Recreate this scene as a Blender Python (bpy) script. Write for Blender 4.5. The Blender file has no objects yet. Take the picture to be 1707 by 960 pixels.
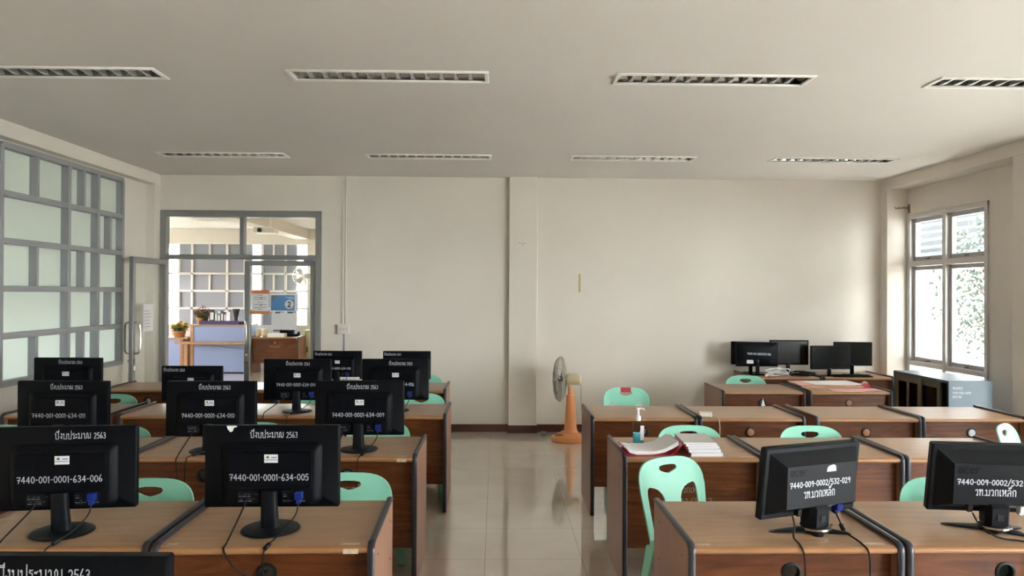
import bpy, bmesh, math, random
from mathutils import Vector, Matrix, geometry
S = bpy.context.scene
C = S.collection
PI = math.pi
R = math.radians
random.seed(7)

# ------------------------------------------------------------------ camera, world, light, exposure
cam = bpy.data.objects.new('camera', bpy.data.cameras.new('camera'))
C.objects.link(cam)
cam.data.sensor_width = 36.0
cam.data.lens = 1233.0 / 1707.0 * 36.0
cam.data.clip_end = 200
yaw, pit, rol = R(1.23), R(0.35), R(0.3)
cf = Vector((math.sin(yaw) * math.cos(pit), math.cos(yaw) * math.cos(pit), math.sin(pit)))
cr0 = Vector((math.cos(yaw), -math.sin(yaw), 0))
cu0 = cr0.cross(cf)
cr = cr0 * math.cos(rol) + cu0 * math.sin(rol)
cu = -cr0 * math.sin(rol) + cu0 * math.cos(rol)
M = Matrix((cr, cu, -cf)).transposed().to_4x4()
M.translation = (0, 0, 1.65)
cam.matrix_world = M
S.camera = cam

S.view_settings.view_transform = 'Standard'
S.view_settings.look = 'None'
S.view_settings.gamma = 1.0
S.view_settings.use_curve_mapping = False
S.view_settings.exposure = 2.58
S.cycles.diffuse_bounces = 10
S.cycles.max_bounces = 16
S.cycles.glossy_bounces = 5
S.cycles.transparent_max_bounces = 16
S.cycles.caustics_reflective = False
S.cycles.caustics_refractive = False
S.cycles.sample_clamp_indirect = 8.0

SKY = 9.0
w = bpy.data.worlds.new('sky')
S.world = w
w.use_nodes = True
nt = w.node_tree
bg = nt.nodes['Background']
tc = nt.nodes.new('ShaderNodeTexCoord')
sx = nt.nodes.new('ShaderNodeSeparateXYZ')
rp = nt.nodes.new('ShaderNodeValToRGB')
rp.color_ramp.elements[0].position = 0.0
rp.color_ramp.elements[0].color = (1.0, 0.975, 0.93, 1)
rp.color_ramp.elements[1].position = 0.9
rp.color_ramp.elements[1].color = (0.46, 0.52, 0.60, 1)
nt.links.new(tc.outputs['Generated'], sx.inputs[0])
nt.links.new(sx.outputs['Z'], rp.inputs[0])
nt.links.new(rp.outputs[0], bg.inputs[0])
bg.inputs[1].default_value = SKY


def sun(name, direction, strength, angle=2.0):
    l = bpy.data.lights.new(name, 'SUN')
    l.energy = strength
    l.angle = R(angle)
    l.color = (1.0, 0.95, 0.86)
    o = bpy.data.objects.new(name, l)
    o.rotation_euler = Vector(direction).to_track_quat('-Z', 'Y').to_euler()
    C.objects.link(o)
    return o


sun('sun', (-0.16, -0.35, -1.0), 9.0)      # high sun: lights the ground outside, reaches no floor in the room


def portal(x, y, z, sy, sz, rot):
    l = bpy.data.lights.new('window_portal', 'AREA')
    l.shape = 'RECTANGLE'
    l.size, l.size_y = (sz, sy) if rot[1] else (sy, sz)
    l.cycles.is_portal = True
    o = bpy.data.objects.new('window_portal', l)
    o.location = (x, y, z)
    o.rotation_euler = rot
    C.objects.link(o)


# ------------------------------------------------------------------ materials
def mat(name, col, rough=0.5, metal=0.0, spec=0.5, noise=None, bump=None, coat=0.0):
    m = bpy.data.materials.new(name)
    m.use_nodes = True
    t = m.node_tree
    b = t.nodes['Principled BSDF']
    b.inputs['Base Color'].default_value = (*col, 1)
    b.inputs['Roughness'].default_value = rough
    b.inputs['Metallic'].default_value = metal
    b.inputs['Specular IOR Level'].default_value = spec
    b.inputs['Coat Weight'].default_value = coat
    b.inputs['Coat Roughness'].default_value = 0.08
    if noise or bump:
        tc = t.nodes.new('ShaderNodeTexCoord')
    if noise:                               # (scale, amount)
        n = t.nodes.new('ShaderNodeTexNoise')
        n.inputs['Scale'].default_value = noise[0]
        n.inputs['Detail'].default_value = 5
        t.links.new(tc.outputs['Object'], n.inputs['Vector'])
        r = t.nodes.new('ShaderNodeValToRGB')
        a = noise[1]
        r.color_ramp.elements[0].position = 0.3
        r.color_ramp.elements[1].position = 0.7
        r.color_ramp.elements[0].color = (*[c * (1 - a) for c in col], 1)
        r.color_ramp.elements[1].color = (*[min(1, c * (1 + a)) for c in col], 1)
        t.links.new(n.outputs['Fac'], r.inputs[0])
        t.links.new(r.outputs[0], b.inputs['Base Color'])
    if bump:                                # (scale, strength)
        n2 = t.nodes.new('ShaderNodeTexNoise')
        n2.inputs['Scale'].default_value = bump[0]
        n2.inputs['Detail'].default_value = 4
        t.links.new(tc.outputs['Object'], n2.inputs['Vector'])
        bp = t.nodes.new('ShaderNodeBump')
        bp.inputs['Strength'].default_value = bump[1]
        bp.inputs['Distance'].default_value = 0.01
        t.links.new(n2.outputs['Fac'], bp.inputs['Height'])
        t.links.new(bp.outputs[0], b.inputs['Normal'])
    return m


def wood(name, c1, c2, c3, rough, stretch=(1.2, 14, 14), scale=2.2, spec=0.5, dist=3.0):
    m = bpy.data.materials.new(name)
    m.use_nodes = True
    t = m.node_tree
    b = t.nodes['Principled BSDF']
    b.inputs['Roughness'].default_value = rough
    b.inputs['Specular IOR Level'].default_value = spec
    tc = t.nodes.new('ShaderNodeTexCoord')
    oi = t.nodes.new('ShaderNodeObjectInfo')
    ad = t.nodes.new('ShaderNodeVectorMath')
    ad.operation = 'MULTIPLY_ADD'
    mp = t.nodes.new('ShaderNodeMapping')
    mp.inputs['Scale'].default_value = stretch
    cb = t.nodes.new('ShaderNodeCombineXYZ')
    ml = t.nodes.new('ShaderNodeMath')
    ml.operation = 'MULTIPLY'
    ml.inputs[1].default_value = 20
    t.links.new(oi.outputs['Random'], ml.inputs[0])
    for i in range(3):
        t.links.new(ml.outputs[0], cb.inputs[i])
    ad.inputs[1].default_value = (1, 1, 1)
    t.links.new(tc.outputs['Object'], ad.inputs[0])
    t.links.new(cb.outputs[0], ad.inputs[2])
    t.links.new(ad.outputs[0], mp.inputs['Vector'])
    n = t.nodes.new('ShaderNodeTexNoise')
    n.inputs['Scale'].default_value = scale
    n.inputs['Detail'].default_value = 6
    n.inputs['Roughness'].default_value = 0.62
    n.inputs['Distortion'].default_value = dist
    t.links.new(mp.outputs[0], n.inputs['Vector'])
    r = t.nodes.new('ShaderNodeValToRGB')
    e = r.color_ramp.elements
    e[0].position, e[0].color = 0.32, (*c1, 1)
    e[1].position, e[1].color = 0.68, (*c3, 1)
    k = e.new(0.5)
    k.color = (*c2, 1)
    t.links.new(n.outputs['Fac'], r.inputs[0])
    t.links.new(r.outputs[0], b.inputs['Base Color'])
    return m


def glass(name, tint=(1, 1, 1), refl=1.0):
    m = bpy.data.materials.new(name)
    m.use_nodes = True
    t = m.node_tree
    t.nodes.remove(t.nodes['Principled BSDF'])
    o = t.nodes['Material Output']
    tr = t.nodes.new('ShaderNodeBsdfTransparent')
    tr.inputs[0].default_value = (*tint, 1)
    gl = t.nodes.new('ShaderNodeBsdfGlossy')
    gl.inputs['Roughness'].default_value = 0.02
    fr = t.nodes.new('ShaderNodeLayerWeight')
    pw = t.nodes.new('ShaderNodeMath')
    pw.operation = 'POWER'
    pw.inputs[1].default_value = 5.0
    ml = t.nodes.new('ShaderNodeMath')
    ml.operation = 'MULTIPLY_ADD'
    ml.inputs[1].default_value = 0.9 * refl
    ml.inputs[2].default_value = 0.012 * refl
    t.links.new(fr.outputs['Facing'], pw.inputs[0])
    mx = t.nodes.new('ShaderNodeMixShader')
    t.links.new(pw.outputs[0], ml.inputs[0])
    t.links.new(ml.outputs[0], mx.inputs[0])
    t.links.new(tr.outputs[0], mx.inputs[1])
    t.links.new(gl.outputs[0], mx.inputs[2])
    t.links.new(mx.outputs[0], o.inputs['Surface'])
    return m


def frosted(name, col, trans=0.5):
    m = bpy.data.materials.new(name)
    m.use_nodes = True
    t = m.node_tree
    b = t.nodes['Principled BSDF']
    o = t.nodes['Material Output']
    b.inputs['Base Color'].default_value = (*col, 1)
    b.inputs['Roughness'].default_value = 0.35
    tl = t.nodes.new('ShaderNodeBsdfTranslucent')
    tl.inputs[0].default_value = (*col, 1)
    mx = t.nodes.new('ShaderNodeMixShader')
    mx.inputs[0].default_value = trans
    t.links.new(b.outputs[0], mx.inputs[1])
    t.links.new(tl.outputs[0], mx.inputs[2])
    t.links.new(mx.outputs[0], o.inputs['Surface'])
    return m


def tile_mat():
    m = bpy.data.materials.new('floor_tile')
    m.use_nodes = True
    t = m.node_tree
    b = t.nodes['Principled BSDF']
    b.inputs['Roughness'].default_value = 0.035
    b.inputs['Specular IOR Level'].default_value = 1.0
    b.inputs['Coat Weight'].default_value = 0.7
    b.inputs['Coat Roughness'].default_value = 0.008
    b.inputs['Coat IOR'].default_value = 1.6
    tc = t.nodes.new('ShaderNodeTexCoord')
    sp = t.nodes.new('ShaderNodeSeparateXYZ')
    t.links.new(tc.outputs['Object'], sp.inputs[0])
    outs = []
    for ax, off in (('X', 0.06), ('Y', -4.585)):
        a = t.nodes.new('ShaderNodeMath'); a.operation = 'ADD'; a.inputs[1].default_value = off + 60.0
        d = t.nodes.new('ShaderNodeMath'); d.operation = 'MODULO'; d.inputs[1].default_value = 0.6
        c = t.nodes.new('ShaderNodeMath'); c.operation = 'PINGPONG'; c.inputs[1].default_value = 0.3
        l = t.nodes.new('ShaderNodeMath'); l.operation = 'LESS_THAN'; l.inputs[1].default_value = 0.0017
        t.links.new(sp.outputs[ax], a.inputs[0]); t.links.new(a.outputs[0], d.inputs[0])
        t.links.new(d.outputs[0], c.inputs[0]); t.links.new(c.outputs[0], l.inputs[0])
        outs.append(l)
    mx = t.nodes.new('ShaderNodeMath'); mx.operation = 'MAXIMUM'
    t.links.new(outs[0].outputs[0], mx.inputs[0]); t.links.new(outs[1].outputs[0], mx.inputs[1])
    n = t.nodes.new('ShaderNodeTexNoise'); n.inputs['Scale'].default_value = 3.0; n.inputs['Detail'].default_value = 8
    t.links.new(tc.outputs['Object'], n.inputs['Vector'])
    r = t.nodes.new('ShaderNodeValToRGB')
    r.color_ramp.elements[0].color = (0.60, 0.535, 0.455, 1); r.color_ramp.elements[0].position = 0.3
    r.color_ramp.elements[1].color = (0.66, 0.59, 0.505, 1); r.color_ramp.elements[1].position = 0.7
    t.links.new(n.outputs['Fac'], r.inputs[0])
    mc = t.nodes.new('ShaderNodeMixRGB')
    mc.inputs[2].default_value = (0.33, 0.28, 0.235, 1)
    t.links.new(mx.outputs[0], mc.inputs[0]); t.links.new(r.outputs[0], mc.inputs[1])
    t.links.new(mc.outputs[0], b.inputs['Base Color'])
    return m


m_wall = mat('wall_paint', (0.73, 0.69, 0.63), 0.75, noise=(0.9, 0.035), bump=(60, 0.05))
m_ceil = mat('ceiling_paint', (0.75, 0.725, 0.705), 0.85, noise=(0.7, 0.02))
m_floor = tile_mat()
m_base = mat('baseboard_tile', (0.085, 0.030, 0.026), 0.25)
m_alu = mat('grey_aluminium', (0.27, 0.28, 0.285), 0.4, 0.35)
m_winframe = mat('pale_grey_window_frame', (0.60, 0.585, 0.575), 0.45)
m_sash = mat('grey_window_sash', (0.38, 0.375, 0.38), 0.45)
m_grid = mat('grey_painted_steel', (0.31, 0.32, 0.34), 0.45)
m_lit_frame = mat('bars_lit_white', (0.75, 0.73, 0.7), 0.5)  # bars coloured white for the light falling on them
m_glass = glass('clear_glass', (0.96, 0.98, 0.97))
m_wglass = glass('window_glass', (0.9, 0.93, 0.95))
m_frost = frosted('frosted_glass', (0.53, 0.59, 0.58), 0.55)
m_top = wood('desk_top_laminate', (0.30, 0.178, 0.098), (0.36, 0.22, 0.125), (0.41, 0.255, 0.15), 0.30, scale=2.0, dist=1.2)
m_edge = wood('desk_nosing', (0.29, 0.14, 0.06), (0.34, 0.17, 0.075), (0.39, 0.2, 0.09), 0.28, scale=2.0, dist=1.0)
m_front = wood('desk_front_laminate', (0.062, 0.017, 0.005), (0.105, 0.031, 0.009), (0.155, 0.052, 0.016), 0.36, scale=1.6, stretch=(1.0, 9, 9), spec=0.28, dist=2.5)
m_side = wood('desk_side_laminate', (0.26, 0.125, 0.075), (0.295, 0.145, 0.09), (0.33, 0.165, 0.105), 0.34, stretch=(12, 12, 1.0), scale=2.4, dist=1.0)
m_trim = mat('desk_edge_strip', (0.020, 0.020, 0.028), 0.32, spec=0.5)
m_black = mat('black_plastic', (0.0013, 0.0019, 0.0036), 0.5, spec=0.13, noise=(40, 0.08))
m_black2 = mat('dark_grey_plastic', (0.0050, 0.0064, 0.0095), 0.45, spec=0.2)
m_screen = mat('black_screen', (0.003, 0.0032, 0.0035), 0.22, spec=0.35)
m_rubber = mat('black_rubber', (0.004, 0.004, 0.005), 0.5, spec=0.3)
m_blue = mat('blue_plug', (0.005, 0.018, 0.17), 0.45, spec=0.25)
m_ink = mat('white_paint_pen', (0.52, 0.55, 0.62), 0.7)
m_ink_faint = mat('faded_paint_pen', (0.36, 0.30, 0.26), 0.7)
m_paper = mat('white_paper', (0.74, 0.74, 0.76), 0.7)
m_sticker = mat('worn_sticker', (0.52, 0.42, 0.30), 0.6, noise=(60, 0.2))
m_mint = mat('mint_plastic', (0.275, 0.65, 0.50), 0.27, spec=0.2, noise=(8, 0.03))
m_orange = mat('orange_plastic', (0.85, 0.36, 0.14), 0.38)
m_cream = mat('cream_plastic', (0.64, 0.55, 0.36), 0.4)
m_cage = mat('fan_cage_wire', (0.42, 0.385, 0.32), 0.45)
m_blade = mat('fan_blade_plastic', (0.34, 0.33, 0.29), 0.4)
m_lampw = mat('lamp_frame_white', (0.90, 0.89, 0.87), 0.5)
m_mirror = mat('lamp_reflector', (0.30, 0.29, 0.275), 0.10, 1.0)
m_louv = mat('lamp_louver', (0.6, 0.6, 0.6), 0.35, 0.5)
m_chrome = mat('polished_steel', (0.6, 0.58, 0.54), 0.16, 1.0)
m_cabinet = mat('blue_grey_steel', (0.080, 0.125, 0.165), 0.38, noise=(5, 0.03))
m_cabdoor = mat('olive_door_frame', (0.13, 0.115, 0.075), 0.45)
m_cabglass = glass('smoked_glass', (0.22, 0.17, 0.15), 1.0)
m_red = mat('red_vinyl', (0.46, 0.014, 0.045), 0.3)
m_pink = mat('pink_card', (0.72, 0.40, 0.36), 0.7)
m_gel = mat('blue_gel', (0.09, 0.60, 0.78), 0.15)
m_gel.node_tree.nodes['Principled BSDF'].inputs['Transmission Weight'].default_value = 0.0
m_clear = glass('clear_plastic', (0.97, 0.99, 0.99), 0.7)
m_counter = mat('pale_blue_panel', (0.27, 0.36, 0.62), 0.5)
m_lightwood = mat('light_wood', (0.42, 0.24, 0.12), 0.45, noise=(9, 0.15))
m_grey_pane = frosted('grey_glass', (0.25, 0.26, 0.285), 0.2)
m_leaf = mat('leaf_green', (0.07, 0.16, 0.03), 0.6)
m_yellow = mat('yellow_petal', (0.75, 0.6, 0.05), 0.6)
m_rust = mat('rust_petal', (0.45, 0.16, 0.07), 0.6)
m_wicker = mat('wicker', (0.38, 0.17, 0.06), 0.7, noise=(50, 0.35))
m_signblue = mat('sign_blue', (0.10, 0.28, 0.55), 0.5)
m_signgrey = mat('sign_grey', (0.20, 0.21, 0.26), 0.5)
m_orangebar = mat('orange_print', (0.60, 0.22, 0.08), 0.6)
m_tape = mat('yellowed_tape', (0.52, 0.36, 0.14), 0.6)
m_brownmark = mat('brown_stain', (0.28, 0.18, 0.11), 0.7)
m_ground = mat('concrete_ground', (0.55, 0.52, 0.46), 0.9, noise=(2, 0.1))
m_ext = mat('outside_wall', (0.62, 0.62, 0.62), 0.8)
m_ext2 = mat('darkened_wall', (0.09, 0.095, 0.10), 0.8)  # upper wall colour lowered so it does not burn out in the exposure
m_slat = mat('outside_slats', (0.03, 0.035, 0.042), 0.7)
m_treeleaf = mat('dark_tree_leaf', (0.030, 0.042, 0.026), 0.7)
m_bark = mat('tree_bark', (0.12, 0.09, 0.06), 0.9)
m_greencard = mat('pale_green_paint', (0.36, 0.42, 0.16), 0.5)
m_books = [mat('book_cover_pale', (0.62, 0.62, 0.68), 0.5), mat('book_cover_grey', (0.60, 0.57, 0.54), 0.5), mat('book_cover_lilac', (0.58, 0.58, 0.70), 0.5)]
m_file = [mat('file_spine_black', (0.02, 0.02, 0.025), 0.5), mat('file_spine_green', (0.16, 0.27, 0.22), 0.5), mat('file_spine_plum', (0.10, 0.05, 0.10), 0.5), mat('file_spine_navy', (0.03, 0.03, 0.13), 0.5)]


# ------------------------------------------------------------------ mesh helpers
class MB:
    """collects geometry of ONE part"""
    def __init__(s):
        s.v = []; s.f = []; s.mi = []

    def add(s, vs, fs, mi=0):
        o = len(s.v)
        s.v += [tuple(x) for x in vs]
        s.f += [tuple(i + o for i in f) for f in fs]
        s.mi += [mi] * len(fs)
        return s

    def box(s, x0, x1, y0, y1, z0, z1, mi=0):
        vs = [(x0, y0, z0), (x1, y0, z0), (x1, y1, z0), (x0, y1, z0), (x0, y0, z1), (x1, y0, z1), (x1, y1, z1), (x0, y1, z1)]
        return s.add(vs, [(0, 3, 2, 1), (4, 5, 6, 7), (0, 1, 5, 4), (1, 2, 6, 5), (2, 3, 7, 6), (3, 0, 4, 7)], mi)

    def loft(s, rings, closed=True, caps=True, mi=0):
        n = len(rings[0])
        vs = [p for r in rings for p in r]
        fs = []
        for k in range(len(rings) - 1):
            for i in range(n if closed else n - 1):
                j = (i + 1) % n
                fs.append((k * n + i, k * n + j, (k + 1) * n + j, (k + 1) * n + i))
        if caps:
            fs.append(tuple(range(n - 1, -1, -1)))
            fs.append(tuple((len(rings) - 1) * n + i for i in range(n)))
        return s.add(vs, fs, mi)

    def lathe(s, prof, c=(0, 0, 0), n=24, sx=1.0, sy=1.0, axis='Z', mi=0):
        rings = []
        for r, z in prof:
            ring = []
            for i in range(n):
                a = 2 * PI * i / n
                x, y = r * math.cos(a) * sx, r * math.sin(a) * sy
                p = (x, y, z) if axis == 'Z' else ((z, x, y) if axis == 'X' else (x, -z, y))
                ring.append((p[0] + c[0], p[1] + c[1], p[2] + c[2]))
            rings.append(ring)
        return s.loft(rings, mi=mi)

    def tube(s, pts, r, n=8, mi=0, r2=None, closed=False):
        pts = [Vector(p) for p in pts]
        rings = []
        up = Vector((0, 0, 1))
        N = len(pts)
        for k, p in enumerate(pts):
            if closed:
                d = (pts[(k + 1) % N] - pts[k - 1]).normalized()
            else:
                d = (pts[min(k + 1, N - 1)] - pts[max(k - 1, 0)]).normalized()
            a = d.cross(up)
            if a.length < 1e-3:
                a = d.cross(Vector((0, 1, 0)))
            a.normalize()
            b = a.cross(d)
            b.normalize()
            up = b if abs(d.z) > 0.9 else Vector((0, 0, 1))
            rr = r if r2 is None else r + (r2 - r) * k / (N - 1)
            rings.append([p + (a * math.cos(2 * PI * i / n) + b * math.sin(2 * PI * i / n)) * rr for i in range(n)])
        if closed:
            rings.append(rings[0])
        return s.loft(rings, caps=not closed, mi=mi)

    def prism(s, outer, holes, fn_lo, fn_hi, grid=None, mi=0):
        """2-D outline with holes -> a solid; fn_lo / fn_hi map (u, v) to the two faces"""
        loops = [outer] + list(holes)
        co, ed = [], []
        for lp in loops:
            b = len(co)
            co += [Vector(p) for p in lp]
            ed += [(b + i, b + (i + 1) % len(lp)) for i in range(len(lp))]
        nb = len(co)
        if grid:
            us = [p[0] for p in outer]; vs_ = [p[1] for p in outer]
            u = min(us) + grid * 0.5
            while u < max(us):
                v = min(vs_) + grid * 0.5
                while v < max(vs_):
                    if inside((u, v), outer) and not any(inside((u, v), h) for h in holes) and min((Vector((u, v)) - c).length for c in co[:nb]) > grid * 0.45:
                        co.append(Vector((u, v)))
                    v += grid
                u += grid
        vo, eo, fo, ov, oe, of = geometry.delaunay_2d_cdt(co, ed, [], 0, 1e-6)
        tri = []
        for f in fo:
            cx = sum((vo[i] for i in f), Vector((0, 0))) / len(f)
            if inside(cx, outer) and not any(inside(cx, h) for h in holes):
                tri.append(tuple(f))
        n = len(vo)
        vs = [fn_lo(p[0], p[1]) for p in vo] + [fn_hi(p[0], p[1]) for p in vo]
        fs = [tuple(reversed(f)) for f in tri] + [tuple(i + n for i in f) for f in tri]
        cnt = {}
        for f in tri:
            for i in range(len(f)):
                e = (f[i], f[(i + 1) % len(f)])
                cnt[e] = cnt.get(e, 0) + 1
        for (a, b) in cnt:
            if (b, a) not in cnt:
                fs.append((a, b, b + n, a + n))
        return s.add(vs, fs, mi)

    def build(s, name, m, parent=None, bevel=0.0, seg=2, smooth=True, loc=None, rot=None, angle=35):
        me = bpy.data.meshes.new(name)
        me.from_pydata(s.v, [], s.f)
        ms = m if isinstance(m, (list, tuple)) else [m]
        for x in ms:
            me.materials.append(x)
        if len(ms) > 1:
            me.polygons.foreach_set('material_index', s.mi)
        bm = bmesh.new()
        bm.from_mesh(me)
        bmesh.ops.recalc_face_normals(bm, faces=bm.faces)
        if smooth:
            for f in bm.faces:
                f.smooth = True
            for e in bm.edges:
                if len(e.link_faces) == 2 and e.calc_face_angle(0) > R(angle):
                    e.smooth = False
        bm.to_mesh(me)
        bm.free()
        o = bpy.data.objects.new(name, me)
        C.objects.link(o)
        if parent:
            o.parent = parent
        if loc:
            o.location = loc
        if rot:
            o.rotation_euler = rot
        if bevel:
            b = o.modifiers.new('bevel', 'BEVEL')
            b.width = bevel
            b.segments = seg
            b.limit_method = 'ANGLE'
            b.angle_limit = R(40)
            b.harden_normals = False
        return o


def inside(p, poly):
    x, y = p[0], p[1]
    c = False
    n = len(poly)
    for i in range(n):
        x1, y1 = poly[i]; x2, y2 = poly[i - 1]
        if (y1 > y) != (y2 > y) and x < (x2 - x1) * (y - y1) / (y2 - y1) + x1:
            c = not c
    return c


def rrect(x0, x1, y0, y1, r, n=5):
    out = []
    for cx, cy, a0 in ((x1 - r, y1 - r, 0), (x0 + r, y1 - r, 90), (x0 + r, y0 + r, 180), (x1 - r, y0 + r, 270)):
        for i in range(n + 1):
            a = R(a0 + 90 * i / n)
            out.append((cx + r * math.cos(a), cy + r * math.sin(a)))
    return out


def circ(cx, cy, r, n=20):
    return [(cx + r * math.cos(2 * PI * i / n), cy + r * math.sin(2 * PI * i / n)) for i in range(n)]


def smooth_path(pts, n=6):
    P = [Vector(p) for p in pts]
    P = [P[0]] + P + [P[-1]]
    out = []
    for i in range(1, len(P) - 2):
        a, b, c, d = P[i - 1:i + 3]
        for k in range(n):
            t = k / n
            out.append(0.5 * ((2 * b) + (c - a) * t + (2 * a - 5 * b + 4 * c - d) * t * t + (3 * b - a - 3 * c + d) * t ** 3))
    out.append(P[-2])
    return out


def thing(name, label, cat, loc=(0, 0, 0), rz=0.0, group=None):
    o = bpy.data.objects.new(name, None)
    o.empty_display_size = 0.1
    C.objects.link(o)
    o.location = loc
    o.rotation_euler = (0, 0, rz)
    return tag(o, label, cat, group)


def tag(o, label, cat, group=None):
    o['label'] = label
    o['category'] = cat
    if group:
        o['group'] = group
    return o


def struct(o, label=None, cat=None):
    o['kind'] = 'structure'
    if label:
        o['label'] = label
        o['category'] = cat
    return o


def sempty(name, loc=(0, 0, 0)):
    o = bpy.data.objects.new(name, None)
    C.objects.link(o)
    o.location = loc
    o['kind'] = 'structure'
    return o


def copy_thing(src, name=None, label=None, loc=None, rz=None, group=None, skip=()):
    """copies a thing, its parts and their sub-parts"""
    c = src.copy()
    C.objects.link(c)
    if label: c['label'] = label
    if group: c['group'] = group
    if loc is not None: c.location = loc
    if rz is not None: c.rotation_euler = (0, 0, rz)
    for ch in list(src.children):
        if ch.name.split('.')[0] in skip:
            continue
        d = ch.copy(); C.objects.link(d); d.parent = c
        for g in list(ch.children):
            e = g.copy(); C.objects.link(e); e.parent = d
    return c


# ------------------------------------------------------------------ handwriting: each letter as pen strokes
def lp(cx, cy, r, a0=0, n=7):
    return [(cx + r * math.cos(R(a0) + 2 * PI * i / n), cy + r * math.sin(R(a0) + 2 * PI * i / n)) for i in range(n + 1)]


GL = {
    '0': (0.5, [[(0.25 + 0.2 * math.cos(t * PI / 6), 0.5 + 0.48 * math.sin(t * PI / 6)) for t in range(13)]]),
    '1': (0.3, [[(0.05, 0.8), (0.17, 1.0), (0.17, 0.0)]]),
    '2': (0.52, [[(0.05, 0.8), (0.15, 0.97), (0.32, 0.97), (0.42, 0.8), (0.38, 0.55), (0.05, 0.03), (0.47, 0.03)]]),
    '3': (0.5, [[(0.05, 0.88), (0.2, 1.0), (0.38, 0.9), (0.38, 0.65), (0.18, 0.54), (0.4, 0.42), (0.4, 0.14), (0.2, 0.0), (0.04, 0.1)]]),
    '4': (0.55, [[(0.36, 0.0), (0.36, 1.0), (0.03, 0.35), (0.5, 0.35)]]),
    '5': (0.5, [[(0.42, 0.98), (0.1, 0.98), (0.07, 0.56), (0.3, 0.6), (0.43, 0.4), (0.36, 0.08), (0.15, 0.0), (0.03, 0.1)]]),
    '6': (0.5, [[(0.3, 1.05), (0.1, 0.6), (0.05, 0.25), (0.15, 0.02), (0.35, 0.03), (0.43, 0.25), (0.32, 0.45), (0.1, 0.35)]]),
    '7': (0.5, [[(0.03, 0.85), (0.08, 0.97), (0.45, 0.97), (0.2, 0.0)], [(0.1, 0.5), (0.4, 0.5)]]),
    '8': (0.5, [[(0.23, 0.53), (0.07, 0.75), (0.22, 0.99), (0.4, 0.77), (0.23, 0.53), (0.04, 0.25), (0.22, 0.0), (0.42, 0.25), (0.23, 0.53)]]),
    '9': (0.5, [[(0.4, 0.62), (0.2, 0.5), (0.06, 0.72), (0.2, 0.98), (0.4, 0.9), (0.4, 0.6), (0.32, 0.0)]]),
    '-': (0.34, [[(0.05, 0.48), (0.28, 0.48)]]),
    '/': (0.4, [[(0.0, -0.15), (0.38, 1.2)]]),
    '.': (0.2, [[(0.08, 0.0), (0.1, 0.06)]]),
    ' ': (0.35, []),
    'a': (0.6, [[(0.1, 0.7), (0.5, 0.7), (0.5, 0.0)], [(0.5, 0.4), (0.1, 0.4), (0.05, 0.2), (0.1, 0.0), (0.5, 0.0)]]),
    'c': (0.55, [[(0.5, 0.7), (0.12, 0.7), (0.05, 0.35), (0.12, 0.0), (0.5, 0.0)]]),
    'e': (0.6, [[(0.06, 0.38), (0.52, 0.38), (0.5, 0.7), (0.12, 0.7), (0.05, 0.35), (0.12, 0.0), (0.5, 0.0)]]),
    'r': (0.5, [[(0.08, 0.0), (0.08, 0.6), (0.18, 0.7), (0.48, 0.7)]]),
    'ป': (0.78, [lp(0.1, 0.86, 0.08) + [(0.18, 0.9), (0.18, 0.02), (0.66, 0.02), (0.66, 1.45)]]),
    'บ': (0.78, [lp(0.1, 0.86, 0.08) + [(0.18, 0.9), (0.18, 0.02), (0.66, 0.02), (0.66, 0.98)]]),
    'ง': (0.55, [lp(0.34, 0.86, 0.08) + [(0.42, 0.88), (0.42, 0.02), (0.06, 0.4)]]),
    'ร': (0.5, [[(0.06, 0.7), (0.12, 0.95), (0.28, 0.86), (0.42, 0.95)], [(0.06, 0.7), (0.36, 0.6)] + lp(0.3, 0.1, 0.08, 30)]),
    'ะ': (0.42, [lp(0.08, 0.72, 0.06) + [(0.2, 0.66), (0.34, 0.86)], lp(0.08, 0.22, 0.06) + [(0.2, 0.16), (0.34, 0.36)]]),
    'ม': (0.8, [lp(0.1, 0.88, 0.08) + [(0.18, 0.9), (0.18, 0.16)] + lp(0.12, 0.1, 0.07, 45) + [(0.3, 0.14), (0.66, 0.04), (0.66, 0.98)]]),
    'า': (0.46, [[(0.03, 0.78), (0.14, 0.98), (0.32, 0.9), (0.34, 0.0)]]),
    'ณ': (1.0, [lp(0.1, 0.1, 0.07) + [(0.17, 0.15), (0.14, 0.75), (0.28, 0.98), (0.44, 0.8), (0.44, 0.1)] + lp(0.5, 0.1, 0.07, 180) + [(0.86, 0.05), (0.86, 0.98)]]),
    'ว': (0.55, [[(0.04, 0.8), (0.18, 0.98), (0.36, 0.9), (0.42, 0.7), (0.42, 0.12)] + lp(0.34, 0.1, 0.08, 0)]),
    'ท': (0.75, [lp(0.1, 0.88, 0.08) + [(0.18, 0.88), (0.18, 0.0), (0.2, 0.5), (0.45, 0.98), (0.6, 0.86), (0.6, 0.0)]]),
    'ก': (0.75, [[(0.16, 0.0), (0.16, 0.55), (0.05, 0.68), (0.14, 0.9), (0.35, 1.0), (0.55, 0.9), (0.6, 0.7), (0.6, 0.0)]]),
    'เ': (0.34, [[(0.1, 1.0), (0.1, 0.12)] + lp(0.17, 0.1, 0.07, 180)]),
    'ห': (0.78, [lp(0.1, 0.88, 0.08) + [(0.18, 0.88), (0.18, 0.0), (0.2, 0.3), (0.5, 0.62)] + lp(0.56, 0.86, 0.1, 240) + [(0.6, 0.55), (0.62, 0.0)]]),
    'ล': (0.75, [lp(0.12, 0.1, 0.08, 90) + [(0.14, 0.45), (0.34, 0.56), (0.58, 0.4)], [(0.06, 0.84), (0.3, 1.0), (0.54, 0.9), (0.6, 0.7), (0.6, 0.0)]]),
}
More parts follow.
